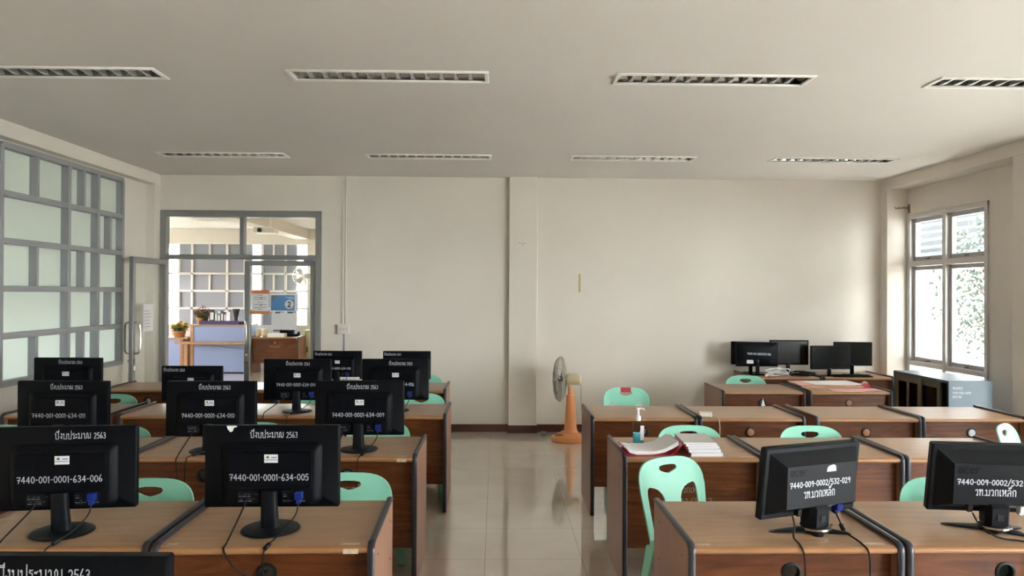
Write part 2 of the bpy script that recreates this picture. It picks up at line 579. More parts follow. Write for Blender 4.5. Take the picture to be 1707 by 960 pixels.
ABOVE = {
    '\u0e35': [[(-0.7, 1.16), (-0.55, 1.32), (-0.25, 1.32), (-0.14, 1.16), (-0.7, 1.16)], [(-0.14, 1.16), (-0.14, 1.55)]],
    '\u0e47': [lp(-0.5, 1.3, 0.1) + [(-0.32, 1.42), (-0.2, 1.3), (-0.3, 1.5), (-0.05, 1.62)]],
}


def text_width(s, sp=0.08):
    return sum((GL[c][0] + sp) for c in s if c in GL)


def write(mb, s, x, z, h, y, pen, wid=None, jit=0.03, slope=0.0, up=None):
    """pen strokes on the plane y = const, facing -Y; wid fits the line to that length"""
    rnd = random.Random(s)
    k = h if wid is None else wid / text_width(s)
    px = 0.0
    for c in s:
        strokes, adv = None, 0
        if c in ABOVE:
            strokes = ABOVE[c]
        else:
            adv, strokes = GL[c]
        dz = rnd.uniform(-jit, jit)
        for st in strokes:
            pts = [Vector((x + (px + p[0]) * k, 0, z + (p[1] + dz) * h + slope * (px + p[0]) * k)) for p in st]
            for i in range(len(pts) - 1):
                a, b = pts[i], pts[i + 1]
                d = b - a
                if d.length < 1e-7:
                    continue
                d.normalize()
                n = Vector((-d.z, 0, d.x)) * pen * 0.5
                e = d * pen * 0.3
                q = [a - e + n, a - e - n, b + e - n, b + e + n]
                yy = y - 0.0002 * (i % 3)
                mb.add([(v.x, yy, v.z) for v in q], [(0, 1, 2, 3)])
        px += (adv + 0.08) if adv else 0
    return mb


# ================================================================== THE ROOM
YB = 8.78      # back wall
H = 3.015
XL, XLC = -4.05, -3.95     # left wall, left beam and pillar plane
XR, XRC = 4.86, 4.61       # right (window) wall, right beam and pillar plane
Y0 = -2.6                  # wall behind the photographer
Y2 = 16.1                  # far wall of the office beyond the door

struct(MB().box(-9.3, 5.0, Y0 - 0.1, 16.6, -0.12, 0).build('floor', m_floor, smooth=False))

# ceiling with one opening for each recessed lamp
LAMPS = []
for row, yc in enumerate((4.675, 7.44)):
    for xc in (-2.73, -0.68, 1.37, 3.41):
        LAMPS.append((row, xc, yc))
LW, LD = 1.20, 0.18        # opening
xs = sorted({-4.2, 5.0} | {x + s * LW / 2 for _, x, _ in LAMPS for s in (-1, 1)})
ys = sorted({Y0 - 0.1, YB + 0.1} | {y + s * LD / 2 for _, _, y in LAMPS for s in (-1, 1)})
mb = MB()
for i in range(len(xs) - 1):
    for j in range(len(ys) - 1):
        cx, cy = (xs[i] + xs[i + 1]) / 2, (ys[j] + ys[j + 1]) / 2
        if any(abs(cx - x) < LW / 2 and abs(cy - y) < LD / 2 for _, x, y in LAMPS):
            continue
        mb.box(xs[i], xs[i + 1], ys[j], ys[j + 1], H, H + 0.012)
struct(mb.build('ceiling', m_ceil, smooth=False))
struct(MB().box(-9.3, 5.0, Y0 - 0.1, 16.6, H + 0.16, H + 0.3).build('roof_slab', m_ceil, smooth=False))

# back wall, its pillar, the wall beside and above the door
mb = MB()
mb.box(-2.065, 4.98, YB, YB + 0.12, 0, H)
mb.box(-9.3, -2.065, YB, YB + 0.12, 2.6, H)
mb.box(-9.3, -3.955, YB, YB + 0.12, 0, 2.6)
struct(mb.build('wall_back', m_wall, smooth=False))
struct(MB().box(0.15, 0.485, YB - 0.075, YB, 0, H).build('column_back', m_wall, bevel=0.006))
mb = MB()
mb.box(-2.06, 0.15, YB - 0.012, YB, 0, 0.088)
mb.box(0.142, 0.493, YB - 0.087, YB - 0.07, 0, 0.088)
mb.box(0.485, 4.61, YB - 0.012, YB, 0, 0.088)
struct(mb.build('baseboard_back', m_base, smooth=False))

# left wall with the grid window
GY0, GY1, GZ0, GZ1 = 4.1, 8.13, 0.85, 2.868
mb = MB()
mb.box(XL - 0.1, XL, GY1, YB, 0, H)
mb.box(XL - 0.1, XL, GY0, GY1, 0, GZ0)
mb.box(XL - 0.1, XL, GY0, GY1, GZ1, H)
mb.box(XL - 0.1, XL, Y0, GY0, 0, H)
struct(mb.build('wall_left', m_wall, smooth=False))
mb = MB()
mb.box(XL - 0.1, XLC, Y0, YB, 2.883, H)
struct(mb.build('beam_left', m_wall, bevel=0.004))
struct(MB().box(XL - 0.1, XLC, YB - 0.15, YB, 0, 2.883).build('column_left', m_wall, bevel=0.004))
struct(MB().box(XL, XL + 0.012, Y0, YB - 0.15, 0, 0.088).build('baseboard_left', m_base, smooth=False))

win1 = sempty('window_1', (XL, 0, 0))
fr, pn = MB(), MB()
B = 0.025


def grid_module(fr, ya, yb, axis_map, front, depth, zs, cols, first_split, B=0.025, minor=0.02, last=True):
    """bars of one module; cols = positions of the main uprights"""
    def bx(mb, a0, a1, d0, d1, z0, z1):
        if axis_map == 'Y':
            mb.box(d0, d1, a0, a1, z0, z1)
        else:
            mb.box(a0, a1, d0, d1, z0, z1)
    for c in (cols if last else cols[:-1]):
        bx(fr, c - B, c + B, front - depth, front, zs[0], zs[-1])
    for z in zs:
        bx(fr, cols[0], cols[-1], front - depth, front - 0.002, z - B, z + B)
    for r in range(len(zs) - 1):
        for k in range(len(cols) - 1):
            wide = abs(cols[k + 1] - cols[k]) > 0.75
            idx = len(zs) - 2 - r                      # row counted from the top
            split = (idx % 2 == 0) if k in first_split else (idx % 2 == 1)
            if split:
                c = (cols[k] + cols[k + 1]) / 2
                bx(fr, c - minor, c + minor, front - depth, front - 0.004, zs[r], zs[r + 1])


zs = [0.87, 1.265, 1.66, 2.057, 2.45, 2.85]
grid_module(fr, 0, 0, 'Y', 0.005, 0.085, zs, [4.125, 5.09, 5.62, 6.115], {0, 1}, last=False)
grid_module(fr, 0, 0, 'Y', 0.005, 0.085, zs, [6.14, 7.10, 7.615, 8.11], {0, 1})
fr.build('window_frame', m_grid, win1, bevel=0.002, seg=1)
MB().box(-0.072, -0.066, GY0, GY1, GZ0, GZ1).build('panes', m_frost, win1)

# corridor outside the grid window, unseen; its slot sized to dim the panes
struct(MB().box(-6.6, -6.5, Y0, YB, 0, 0.95).box(-6.6, -6.5, Y0, YB, 1.38, H).build('wall_corridor', m_wall, smooth=False))
portal(-6.62, 3.1, 1.165, 11.0, 0.43, (0, R(-90), 0))

# right wall: pillars every bay, a window in each bay
BAYS = [(6.51, 8.63, 7.19, 8.61)]
y = 6.51
for k in range(4):
    y1 = y - 0.30
    BAYS.append((y1 - 1.95, y1, y1 - 1.85, y1 - 0.1))
    y = y1 - 1.95
WZ0, WZ1 = 0.40, 2.585
mb = MB()
yprev = YB
for (b0, b1, w0, w1) in BAYS:
    mb.box(XR, XR + 0.14, w1, yprev, 0, H)
    mb.box(XR, XR + 0.14, w0, w1, 0, WZ0)
    mb.box(XR, XR + 0.14, w0, w1, WZ1, H)
    yprev = w0
mb.box(XR, XR + 0.14, Y0, yprev, 0, H)
struct(mb.build('wall_right', m_wall, smooth=False))
struct(MB().box(XRC, XR + 0.1, Y0, YB, 2.889, H).build('beam_right', m_wall, bevel=0.004))
mb = MB()
mb.box(XRC, XR, 8.63, YB, 0, 2.889)
mb.build('column_right', m_wall, bevel=0.004)['kind'] = 'structure'
yy = 6.51
for k in range(4):
    struct(MB().box(XRC, XR, yy - 0.30, yy, 0, 2.889).build('column_right', m_wall, bevel=0.004))
    yy -= 2.25
struct(MB().box(XR - 0.012, XR, Y0, 8.63, 0, 0.088).build('baseboard_right', m_base, smooth=False))


def right_window(n, w0, w1):
    win = sempty('window_%d' % n, (XR, 0, 0))
    f = MB()
    t = 0.05
    ym = (w0 + w1) / 2
    zt, zb = 2.01, 0.86
    d0, d1 = -0.02, 0.10
    for a, b in ((w0, w0 + t), (ym - t * 0.6, ym + t * 0.6), (w1 - t, w1)):
        f.box(d0, d1, a, b, WZ0, WZ1)
    for a, b in ((WZ1 - t, WZ1), (zt - 0.03, zt + 0.03), (zb - 0.03, zb + 0.02), (WZ0, WZ0 + t)):
        f.box(d0 + 0.003, d1, w0, w1, a, b)
    f.build('window_frame', m_winframe, win, bevel=0.003, seg=1)
    for (a, b) in ((w0 + t, ym - 0.03), (ym + 0.03, w1 - t)):
        for (z0, z1) in ((zb + 0.02, zt - 0.03), (zt + 0.03, WZ1 - t)):
            s = MB()
            k = 0.045
            a2, b2, z2, z3 = a + 0.004, b - 0.004, z0 + 0.004, z1 - 0.004
            s.box(0.02, 0.06, a2, a2 + k, z2, z3)
            s.box(0.02, 0.06, b2 - k, b2, z2, z3)
            s.box(0.022, 0.058, a2 + k, b2 - k, z2, z2 + k)
            s.box(0.022, 0.058, a2 + k, b2 - k, z3 - k, z3)
            so = s.build('sash', m_sash, win, bevel=0.003, seg=1)
            MB().box(0.038, 0.042, a2 + k, b2 - k, z2 + k, z3 - k).build('pane', m_wglass, so)
            c = (a2 + b2) / 2
            h = MB().box(0.006, 0.022, c - 0.022, c + 0.022, z2 + 0.012, z2 + 0.03).box(-0.012, 0.008, c - 0.006, c + 0.006, z2 + 0.01, z2 + 0.028)
            h.build('latch', m_signgrey, so, bevel=0.002, seg=1)
        MB().box(0.038, 0.042, a, b, WZ0 + t, zb - 0.03).build('pane', m_wglass, win)
    portal(XR + 0.2, ym, (WZ0 + WZ1) / 2, w1 - w0, WZ1 - WZ0, (0, R(90), 0))
    return win


for i, (b0, b1, w0, w1) in enumerate(BAYS):
    right_window(i + 2, w0, w1)

# wall behind the photographer
FW = []
mb = MB().box(XL - 0.1, 5.0, Y0 - 0.1, Y0, 0, 0.95).box(XL - 0.1, 5.0, Y0 - 0.1, Y0, 2.05, H)
px = XL - 0.1
for i, (a, b) in enumerate(FW):
    mb.box(px, a, Y0 - 0.1, Y0, 0.95, 2.05)
    px = b
mb.box(px, 5.0, Y0 - 0.1, Y0, 0.95, 2.05)
struct(mb.build('wall_front', m_wall, smooth=False))
for i, (a, b) in enumerate(FW):
    win = sempty('window_%d' % (i + 8), (0, Y0, 0))
    f = MB()
    for x in (a, (a + b) / 2 - 0.025, b - 0.05):
        f.box(x, x + 0.05, -0.08, 0.0, 0.95, 2.05)
    f.box(a, b, -0.079, -0.001, 0.95, 1.0).box(a, b, -0.079, -0.001, 2.0, 2.05)
    f.build('window_frame', m_alu, win)
    MB().box(a, b, -0.045, -0.04, 0.95, 2.05).build('pane', m_wglass, win)
    portal((a + b) / 2, Y0 - 0.15, 1.5, b - a, 1.1, (R(-90), 0, 0))

# ------------------------------------------------------------------ glazed door to the office
d1 = sempty('door_1', (0, YB, 0))
f = MB()
f.box(-3.952, -3.885, -0.012, 0.1, 0, 2.595)
f.box(-2.135, -2.067, -0.012, 0.1, 0, 2.595)
f.box(-3.885, -2.135, -0.01, 0.098, 2.522, 2.595)
f.box(-3.885, -2.135, -0.01, 0.098, 2.022, 2.078)
f.box(-3.023, -2.975, -0.011, 0.097, 2.078, 2.522)
f.build('door_frame', m_alu, d1, bevel=0.004, seg=1)
for a, b in ((-3.885, -3.023), (-2.975, -2.135)):
    MB().box(a, b, 0.04, 0.046, 2.078, 2.522).build('transom_pane', m_glass, d1)
MB().box(-2.27, -2.15, -0.03, -0.01, 1.985, 2.02).build('door_closer', m_signgrey, d1, bevel=0.004)


def door_leaf(name, wd, loc, rz):
    """hinge at local x = 0, leaf along +X, thickness along Y"""
    o = sempty(name, loc)
    o.rotation_euler = (0, 0, rz)
    k, t, h = 0.062, 0.021, 2.012
    s = MB()
    s.box(0, k, -t, t, 0.012, h)
    s.box(wd - k, wd, -t, t, 0.012, h)
    s.box(k, wd - k, -t + 0.001, t - 0.001, 0.012, 0.11)
    s.box(k, wd - k, -t + 0.001, t - 0.001, h - 0.062, h)
    s.build('leaf_frame', m_alu, o, bevel=0.004, seg=1)
    MB().box(k, wd - k, -0.003, 0.003, 0.11, h - 0.062).build('pane', m_glass, o)
    for sg in (-1, 1):
        p = smooth_path([(wd - 0.034, sg * 0.02, 0.98), (wd - 0.034, sg * 0.06, 0.985), (wd - 0.038, sg * 0.078, 1.02), (wd - 0.045, sg * 0.082, 1.145),
                         (wd - 0.038, sg * 0.078, 1.27), (wd - 0.034, sg * 0.06, 1.305), (wd - 0.034, sg * 0.02, 1.31)], 5)
        MB().tube(p, 0.0105, 8).build('pull_handle', m_chrome, o)
    lk = MB()
    lk.lathe([(0.018, -0.04), (0.018, 0.04)], (wd - 0.034, 0, 0.90), 14, axis='Y')
    lk.box(wd - 0.05, wd - 0.018, -0.027, 0.027, 0.80, 0.85)
    lk.build('lock', m_chrome, o, bevel=0.002, seg=1)
    return o


door_leaf('door_2', 0.84, (-3.862, 8.75, 0), R(-90))
door_leaf('door_3', 0.835, (-2.137, YB + 0.04, 0), R(180))

# ================================================================== OFFICE BEYOND THE DOOR
struct(MB().box(-9.3, 5.0, YB + 0.12, 16.3, 2.99, H).build('ceiling', m_ceil, smooth=False))
FZ = [0.90, 1.275, 1.65, 2.025, 2.40, 2.68]
mb = MB()
mb.box(-9.2, -7.15, Y2, Y2 + 0.12, 0, 2.99)
mb.box(-4.05, -1.8, Y2, Y2 + 0.12, 0, 2.99)
mb.box(-7.15, -4.05, Y2, Y2 + 0.12, 0, 0.9)
mb.box(-7.15, -4.05, Y2, Y2 + 0.12, 2.68, 2.99)
struct(mb.build('wall_far', m_wall, smooth=False))
win = sempty('window_7', (0, Y2, 0))
f = MB()
cols = [-7.13, -6.62, -5.84, -5.06, -4.55, -4.07]
cols = [-7.12, -6.56, -5.81, -5.06, -4.56, -4.07]
grid_module(f, 0, 0, 'X', 0.09, 0.10, FZ, cols, {1, 3}, B=0.022, minor=0.018)
f.build('window_frame', m_lit_frame, win, bevel=0.002, seg=1)
p = MB()
for a, b in ((-6.86, -5.28), (-5.08, -4.32)):
    p.box(a, b, 0.05, 0.056, 0.9, 2.68)
p.build('panes', m_grey_pane, win)
p = MB()
for a, b in ((-7.14, -6.86), (-5.28, -5.08), (-4.32, -4.06)):
    p.box(a, b, 0.05, 0.056, 0.9, 2.68)
p.build('panes', m_glass, win)
# unseen office side walls; the left slot is added to light the office
struct(MB().box(-1.9, -1.8, YB + 0.12, Y2, 0, H).build('wall_office_right', m_wall, smooth=False))
mb = MB()
mb.box(-9.3, -9.2, YB + 0.12, 9.4, 0, H); mb.box(-9.3, -9.2, 15.6, Y2, 0, H)
mb.box(-9.3, -9.2, 9.4, 15.6, 0, 1.46); mb.box(-9.3, -9.2, 9.4, 15.6, 1.80, H)
struct(mb.build('wall_office_left', m_wall, smooth=False))
portal(-9.4, 12.5, 1.63, 6.2, 0.34, (0, R(-90), 0))
struct(MB().box(-4.35, -4.05, YB + 0.12, Y2, 2.78, 2.99).build('beam_office', m_wall))

# ================================================================== OUTSIDE
struct(MB().box(5.0, 60, -30, 70, -0.5, -0.4).box(-60, -9.3, -30, 70, -0.5, -0.4).box(-9.3, 5.0, 16.6, 70, -0.5, -0.4).box(-9.3, 5.0, -30, Y0 - 0.1, -0.5, -0.4).build('ground', m_ground, smooth=False))
struct(MB().box(5.0, 7.0, Y0 - 1, 17.0, 2.95, 3.1).build('added_sky_shade', m_ceil, smooth=False))  # unseen overhang added to cut high skylight near the windows
bld = thing('building', 'pale building with grey slats across its upper floor, seen through the window', 'building', (11.0, 0, -0.4))
MB().box(0.25, 4, 14.5, 32, 0, 3.0).build('lower_wall', m_ext, bld)
MB().box(0, 4.2, 14.3, 32.2, 5.6, 5.85).build('eaves', m_ext, bld)
MB().box(0.6, 4, 14.5, 32, 3.0, 5.6).build('upper_wall', m_ext2, bld)
sl = MB()
for k in range(13):
    z = 3.05 + k * 0.19
    sl.add([(0.1, 14.5, z), (0.22, 14.5, z + 0.11), (0.24, 14.5, z + 0.10), (0.12, 14.5, z - 0.01), (0.1, 32, z), (0.22, 32, z + 0.11), (0.24, 32, z + 0.10), (0.12, 32, z - 0.01)],
           [(0, 1, 2, 3), (7, 6, 5, 4), (0, 4, 5, 1), (1, 5, 6, 2), (2, 6, 7, 3), (3, 7, 4, 0)])
sl.build('slats', m_slat, bld)

sky_block = thing('building', 'unseen pale block added to dim the daylight at the window bays', 'building', (8.2, 0, -0.4))  # unseen block added to cut skylight into the far window bay
MB().box(0, 3, 1.5, 11.3, 0, 4.2).build('wall', m_ext, sky_block)
MB().box(-0.5, 3.3, 1.3, 11.4, 4.2, 4.35).build('block_top', m_slat, sky_block)

tree = thing('tree', 'leafy green tree standing outside the window', 'tree', (8.4, 12.2, -0.4))
t = MB()
t.tube([(0, 0, 0), (0.03, 0, 0.8), (-0.05, 0.05, 1.6), (0.05, 0, 2.6)], 0.09, 8, r2=0.04)
for k in range(9):
    a = k * 2.4
    t.tube([(0, 0, 1.1 + 0.15 * k), (0.35 * math.cos(a), 0.35 * math.sin(a), 1.5 + 0.16 * k), (0.75 * math.cos(a), 0.75 * math.sin(a), 1.65 + 0.2 * k)], 0.025, 6, r2=0.008)
t.build('trunk', m_bark, tree)
lf = MB()
rn = random.Random(3)
for k in range(2300):
    a, b = rn.uniform(0, 2 * PI), math.acos(rn.uniform(-1, 1))
    rr = 1.05 * rn.random() ** 0.4
    c = Vector((rr * math.sin(b) * math.cos(a), rr * math.sin(b) * math.sin(a), 2.15 + 1.25 * rr * math.cos(b)))
    u = Vector((rn.uniform(-1, 1), rn.uniform(-1, 1), rn.uniform(-1, 1))).normalized() * 0.055
    v = u.cross(Vector((rn.uniform(-1, 1), rn.uniform(-1, 1), rn.uniform(-1, 1)))).normalized() * 0.024
    lf.add([c - u, c + v, c + u, c - v], [(0, 1, 2, 3)])
lf.build('foliage', m_treeleaf, tree, smooth=False)

# ================================================================== CEILING LAMPS
def make_lamp():
    o = thing('ceiling_lamp', '', 'lamp')
    f = MB()
    L, D, b = LW / 2, LD / 2, 0.028
    f.box(-L - b, L + b, -D - b, -D, -0.012, 0.0)
    f.box(-L - b, L + b, D, D + b, -0.012, 0.0)
    f.box(-L - b, -L, -D, D, -0.012, 0.0)
    f.box(L, L + b, -D, D, -0.012, 0.0)
    f.build('frame', m_lampw, o, bevel=0.004, seg=1)
    r = MB()
    prof = [(-D, 0.0), (-D * 0.96, 0.03), (-D * 0.75, 0.07), (-D * 0.35, 0.09), (D * 0.35, 0.09), (D * 0.75, 0.07), (D * 0.96, 0.03), (D, 0.0)]
    n = len(prof)
    vs = [(-L, a, z) for a, z in prof] + [(L, a, z) for a, z in prof]
    fs = [(i, i + 1, n + i + 1, n + i) for i in range(n - 1)] + [tuple(range(n)), tuple(range(2 * n - 1, n - 1, -1))]
    r.add(vs, fs)
    r.build('reflector', m_mirror, o)
    for k in range(12):
        x = -L + (k + 1) * LW / 13
        q = MB()
        q.add([(x - 0.016, -D, 0.004), (x + 0.016, -D, 0.004), (x, -D, 0.055), (x - 0.003, 0, 0.004), (x + 0.003, 0, 0.004), (x, 0, 0.04), (x - 0.016, D, 0.004), (x + 0.016, D, 0.004), (x, D, 0.055)],
              [(0, 1, 4, 3), (3, 4, 7, 6), (0, 3, 5, 2), (3, 6, 8, 5), (1, 2, 5, 4), (4, 5, 8, 7), (0, 2, 1), (6, 7, 8)])
        q.build('louver_blade', m_louv, o, smooth=False)
    MB().lathe([(0.013, -0.585), (0.013, 0.585)], (0, 0, 0.062), 10, axis='X').build('tube', m_lampw, o)
    return o


lamp_lab = ['by the grid window wall in the row over the desks', 'second from the grid wall in the row over the desks', 'second from the window pillars in the row over the desks', 'by the window beam in the row over the desks',
            'above the glazed door in the row near the back wall', 'beside the pipe conduit in the row near the back wall', 'beyond the wall pillar in the row near the back wall', 'above the metal cabinet in the row near the back wall']
lamp0 = make_lamp()
for i, (row, x, y) in enumerate(LAMPS):
    lab = 'recessed louvred ceiling lamp ' + lamp_lab[i]
    o = lamp0 if i == 0 else copy_thing(lamp0)
    o['label'] = lab
    o['group'] = 'recessed louvred lamps in the ceiling'
    o.location = (x, y, H)

# ================================================================== DESKS
DW, DD, DT = 0.795, 0.60, 0.722


def make_desk(wd=DW):
    o = thing('computer_desk', '', 'desk')
    hw = wd / 2
    y0, y1 = -DD / 2, DD / 2
    r = 0.035
    out = [(y0, 0.0), (y1, 0.0), (y1, 0.733)]
    arc = [(y0 + r - r * math.sin(R(a)), 0.733 - r + r * math.cos(R(a))) for a in range(0, 91, 15)]
    for sg in (-1, 1):
        xa, xb = sg * hw, sg * (hw - 0.022)
        mb = MB()
        mb.prism(out + arc, [], lambda u, v: (xa, u, v), lambda u, v: (xb, u, v))
        sp = mb.build('side_panel', m_side, o)
        # dark edging over the front, the rounded corner and the top
        path = [(y0, 0.002)] + list(reversed(arc)) + [(y1, 0.733)]
        path = [(y0, 0.002), (y0, 0.2), (y0, 0.45)] + list(reversed(arc)) + [(0.0, 0.733), (y1, 0.733)]
        xm = (xa + xb) / 2
        rings = []
        for k, (yy, zz) in enumerate(path):
            a, b = path[max(k - 1, 0)], path[min(k + 1, len(path) - 1)]
            d = Vector((b[0] - a[0], b[1] - a[1])).normalized()
            n = Vector((-d[1], d[0]))
            ring = []
            for (px, pn) in ((-0.0135, -0.006), (-0.0135, 0.001), (-0.009, 0.005), (0, 0.0065), (0.009, 0.005), (0.0135, 0.001), (0.0135, -0.006)):
                ring.append((xm + px, yy + n[0] * pn, zz + n[1] * pn))
            rings.append(ring)
        MB().loft(rings).build('edging', m_trim, sp)
    # top board with a rounded nosing
    xi = hw - 0.024
    pr = [(y1, 0.694), (y1, DT), (y0 + 0.03, DT), (y0 + 0.018, DT - 0.002)]
    MB().loft([[(x, a, z) for a, z in pr + [(y0 + 0.018, 0.694)]] for x in (-xi, xi)]).build('tabletop', m_top, o)
    ns = [(y0 + 0.018, DT - 0.002)] + [(y0 + 0.018 - 0.016 * math.sin(R(a)), 0.707 + 0.013 * math.cos(R(a))) for a in range(20, 161, 20)] + [(y0 + 0.018, 0.692)]
    MB().loft([[(x, a, z) for a, z in ns] for x in (-xi, xi)]).build('nosing', m_edge, o)
    yp = y0 + 0.05
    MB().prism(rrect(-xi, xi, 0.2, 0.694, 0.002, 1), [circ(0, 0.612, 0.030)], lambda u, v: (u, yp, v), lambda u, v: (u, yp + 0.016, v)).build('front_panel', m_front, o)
    g = MB()
    ring = [(0.030, 0.0), (0.038, 0.0), (0.038, 0.004), (0.030, 0.006), (0.027, 0.004), (0.027, -0.02), (0.030, -0.02)]
    n = 24
    rings = [[(rr * math.cos(2 * PI * i / n), yp - z, 0.612 + rr * math.sin(2 * PI * i / n)) for i in range(n)] for rr, z in ring]
    g.loft(rings + [rings[0]], caps=False)
    g.build('cable_grommet', m_rubber, o)
    MB().box(-xi + 0.005, xi - 0.005, -0.2, 0.22, 0.555, 0.57).box(-xi + 0.005, xi - 0.005, 0.205, 0.22, 0.57, 0.59).build('hole_backing', m_side, o)  # unseen board added so the grommet hole stays dark
    return o


def desk_letters(o, hole=None, code=None, faint=True, dx=0.0):
    yp = -DD / 2 + 0.05
    mb = MB()
    m = m_ink_faint
    write(mb, 'วท.มวกเหล็ก', -0.105 + dx, 0.515, 0.030, yp - 0.0012, 0.0028, wid=0.21)
    mb.build('painted_letters', m if faint else m_ink, o)
    if code:
        write(MB(), code, -0.15 + dx, 0.455, 0.028, yp - 0.0012, 0.0026, wid=0.30).build('painted_letters', m if faint else m_ink, o)
    if hole:
        MB().lathe([(0.0265, 0.0), (0.0265, 0.006), (0.022, 0.008)], (0, yp - 0.004, 0.612), 20, axis='Y').build('cap_or_light_disc', hole, o)


def sticker(o, x, y, sx, sy, front=False):
    if front:
        MB().box(x, x + sx, -DD / 2 + 0.0008, -DD / 2 + 0.0022, DT - 0.026, DT - 0.008).build('sticker', m_sticker, o)
    else:
        MB().box(x, x + sx, y, y + sy, DT, DT + 0.0008).build('sticker', m_sticker, o)


m_cap_brown = mat('brown_cap', (0.30, 0.13, 0.06), 0.5)
m_hole_light = mat('pale_hole_light', (0.45, 0.5, 0.56), 0.5)  # pale disc colour stands in for light showing through a hole
desk0 = make_desk()
DESKS = {}
GL_, GR_ = 'computer desks on the door side of the aisle', 'computer desks on the window side of the aisle'
# name, centre x, front y, turn, label, group
rowsL = {0: 1.255, 1: 2.70, 2: 4.165, 3: 5.555, 4: 6.995}
spec = [
    ('L0a', -0.85, 1.255, 0, 'brown desk under the monitor cut off at the bottom of the picture', GL_),
    ('L1a', -0.845, 2.70, 1.5, 'brown desk at the aisle in the first full row, door side, under monitor 005', GL_),
    ('L1b', -1.655, 2.70, 0.8, 'brown desk in the first full row, door side, under monitor 006', GL_),
    ('L2a', -0.838, 4.165, 0, 'brown desk at the aisle in the second row, door side, under monitor 009', GL_),
    ('L2b', -1.64, 4.15, 0, 'brown desk in the second row, door side, under monitor 010', GL_),
    ('L2c', -2.445, 4.14, 0, 'brown desk in the second row, door side, under monitor 011', GL_),
    ('L3a', -0.765, 5.555, 0, 'brown desk at the aisle in the third row, door side, under monitor 016', GL_),
    ('L3b', -1.60, 5.555, 0, 'brown desk in the third row, door side, second from the aisle', GL_),
    ('L3c', -2.41, 5.55, 0, 'brown desk in the third row, door side, third from the aisle', GL_),
    ('L3d', -3.26, 5.55, 0, 'brown desk in the third row, against the grid window wall', GL_),
    ('L4a', -0.865, 6.995, 0, 'brown desk at the aisle in the last row before the glazed door', GL_),
    ('L4b', -1.668, 6.995, 0, 'brown desk in the last row before the glazed door, second from the aisle', GL_),
    ('L4c', -2.468, 6.995, 0, 'brown empty desk in the last row before the glazed door, third from aisle', GL_),
    ('L4d', -3.27, 6.995, 0, 'brown desk with empty top in the last row, next to the open door leaf', GL_),
    ('R1a', 1.107, 2.69, 0, 'brown desk at the aisle in the first row, window side, under monitor 029', GR_),
    ('R1b', 1.915, 2.69, 0, 'brown desk in the first row, window side, under the monitor with a white plug', GR_),
    ('R2a', 1.117, 4.15, 0, 'brown desk at the aisle carrying the sanitizer bottle and open binder', GR_),
    ('R2b', 1.922, 4.145, 0, 'empty topped brown desk beside the one carrying the binder', GR_),
    ('R2c', 2.725, 4.14, 0, 'empty topped brown desk in the second row, at the window end', GR_),
    ('R3a', 1.107, 5.475, 0, 'empty topped brown desk at the aisle, closest to the orange fan', GR_),
    ('R3b', 1.912, 5.465, 0, 'brown desk in the third row, window side, with the cream power adapter', GR_),
    ('R3c', 2.785, 5.46, 0, 'brown desk in the third row with a brown capped hole and dark ring', GR_),
    ('R3d', 3.585, 5.455, 0, 'brown desk in the third row with light painted in its hole, beside the windows', GR_),
    ('R4a', 2.54, 6.95, 0, 'brown desk with a paper scrap stuck in its front hole', GR_),
    ('R4b', 3.375, 6.95, 0, 'brown desk covered with pink folders beside the metal cabinet', GR_),
    ('R5a', 3.235, 8.155, 0, 'brown desk at the back wall carrying the tangled cables', GR_),
    ('R5b', 4.045, 8.155, 0, 'brown desk in the corner of the back wall carrying the black keyboard', GR_),
]
for i, (k, cx, fy, rz, lab, grp) in enumerate(spec):
    o = desk0 if i == 0 else copy_thing(desk0)
    o['label'] = lab
    o['group'] = grp
    o.rotation_euler = (0, 0, R(rz))
    o.location = (cx, fy + DD / 2, 0)
    DESKS[k] = o
desk_letters(DESKS['R2a'], None, '-0001/532', dx=-0.02)
desk_letters(DESKS['R3a'])
desk_letters(DESKS['R3b'], m_cap_brown)
desk_letters(DESKS['R3c'], m_cap_brown)
desk_letters(DESKS['R3d'], m_hole_light)
desk_letters(DESKS['R4a'], None, '7440-009-0002/532', faint=False)
desk_letters(DESKS['R4b'], m_cap_brown, '7440-009-0002/532', faint=False)
desk_letters(DESKS['L2a'], None, '-0001/532', dx=0.0)
MB().prism([(-0.012, -0.03), (0.024, -0.03), (0.004, 0.045)], [], lambda u, v: (u, -DD / 2 + 0.042, 0.612 + v), lambda u, v: (u + 0.004, -DD / 2 + 0.046, 0.612 + v)).build('paper_scrap', m_paper, DESKS['R4a'])
for k in ('L1a', 'L2a'):
    sticker(DESKS[k], 0.27, -0.275, 0.07, 0.016)
    sticker(DESKS[k], 0.285, 0, 0.055, 0, True)
sticker(DESKS['L1a'], -0.36, -0.26, 0.04, 0.02)
sticker(DESKS['R1a'], -0.36, -0.27, 0.05, 0.014)
sticker(DESKS['R1a'], 0.26, -0.27, 0.085, 0.02)
sticker(DESKS['R3a'], -0.365, -0.28, 0.05, 0.012)
sticker(DESKS['R3a'], 0.27, -0.28, 0.09, 0.012)
sticker(DESKS['R2a'], 0.28, -0.275, 0.08, 0.014)
for k in ('R1a', 'R2a', 'R3a', 'L1a'):
    sg = 1 if k[0] == 'L' else -1
    for yy in (-0.2, 0.2):
        for zz in (0.66, 0.5):
            MB().lathe([(0.005, 0), (0.005, 0.0016)], (sg * (DW / 2 + 0.0004) - (0.0008 if sg < 0 else 0.0), yy, zz), 8, axis='X').build('screw', m_trim, DESKS[k])

# ================================================================== MONITORS
def rr_ring(x0, x1, z0, z1, r, y, n=4):
    return [(a, y, b) for a, b in rrect(x0, x1, z0, z1, r, n)]


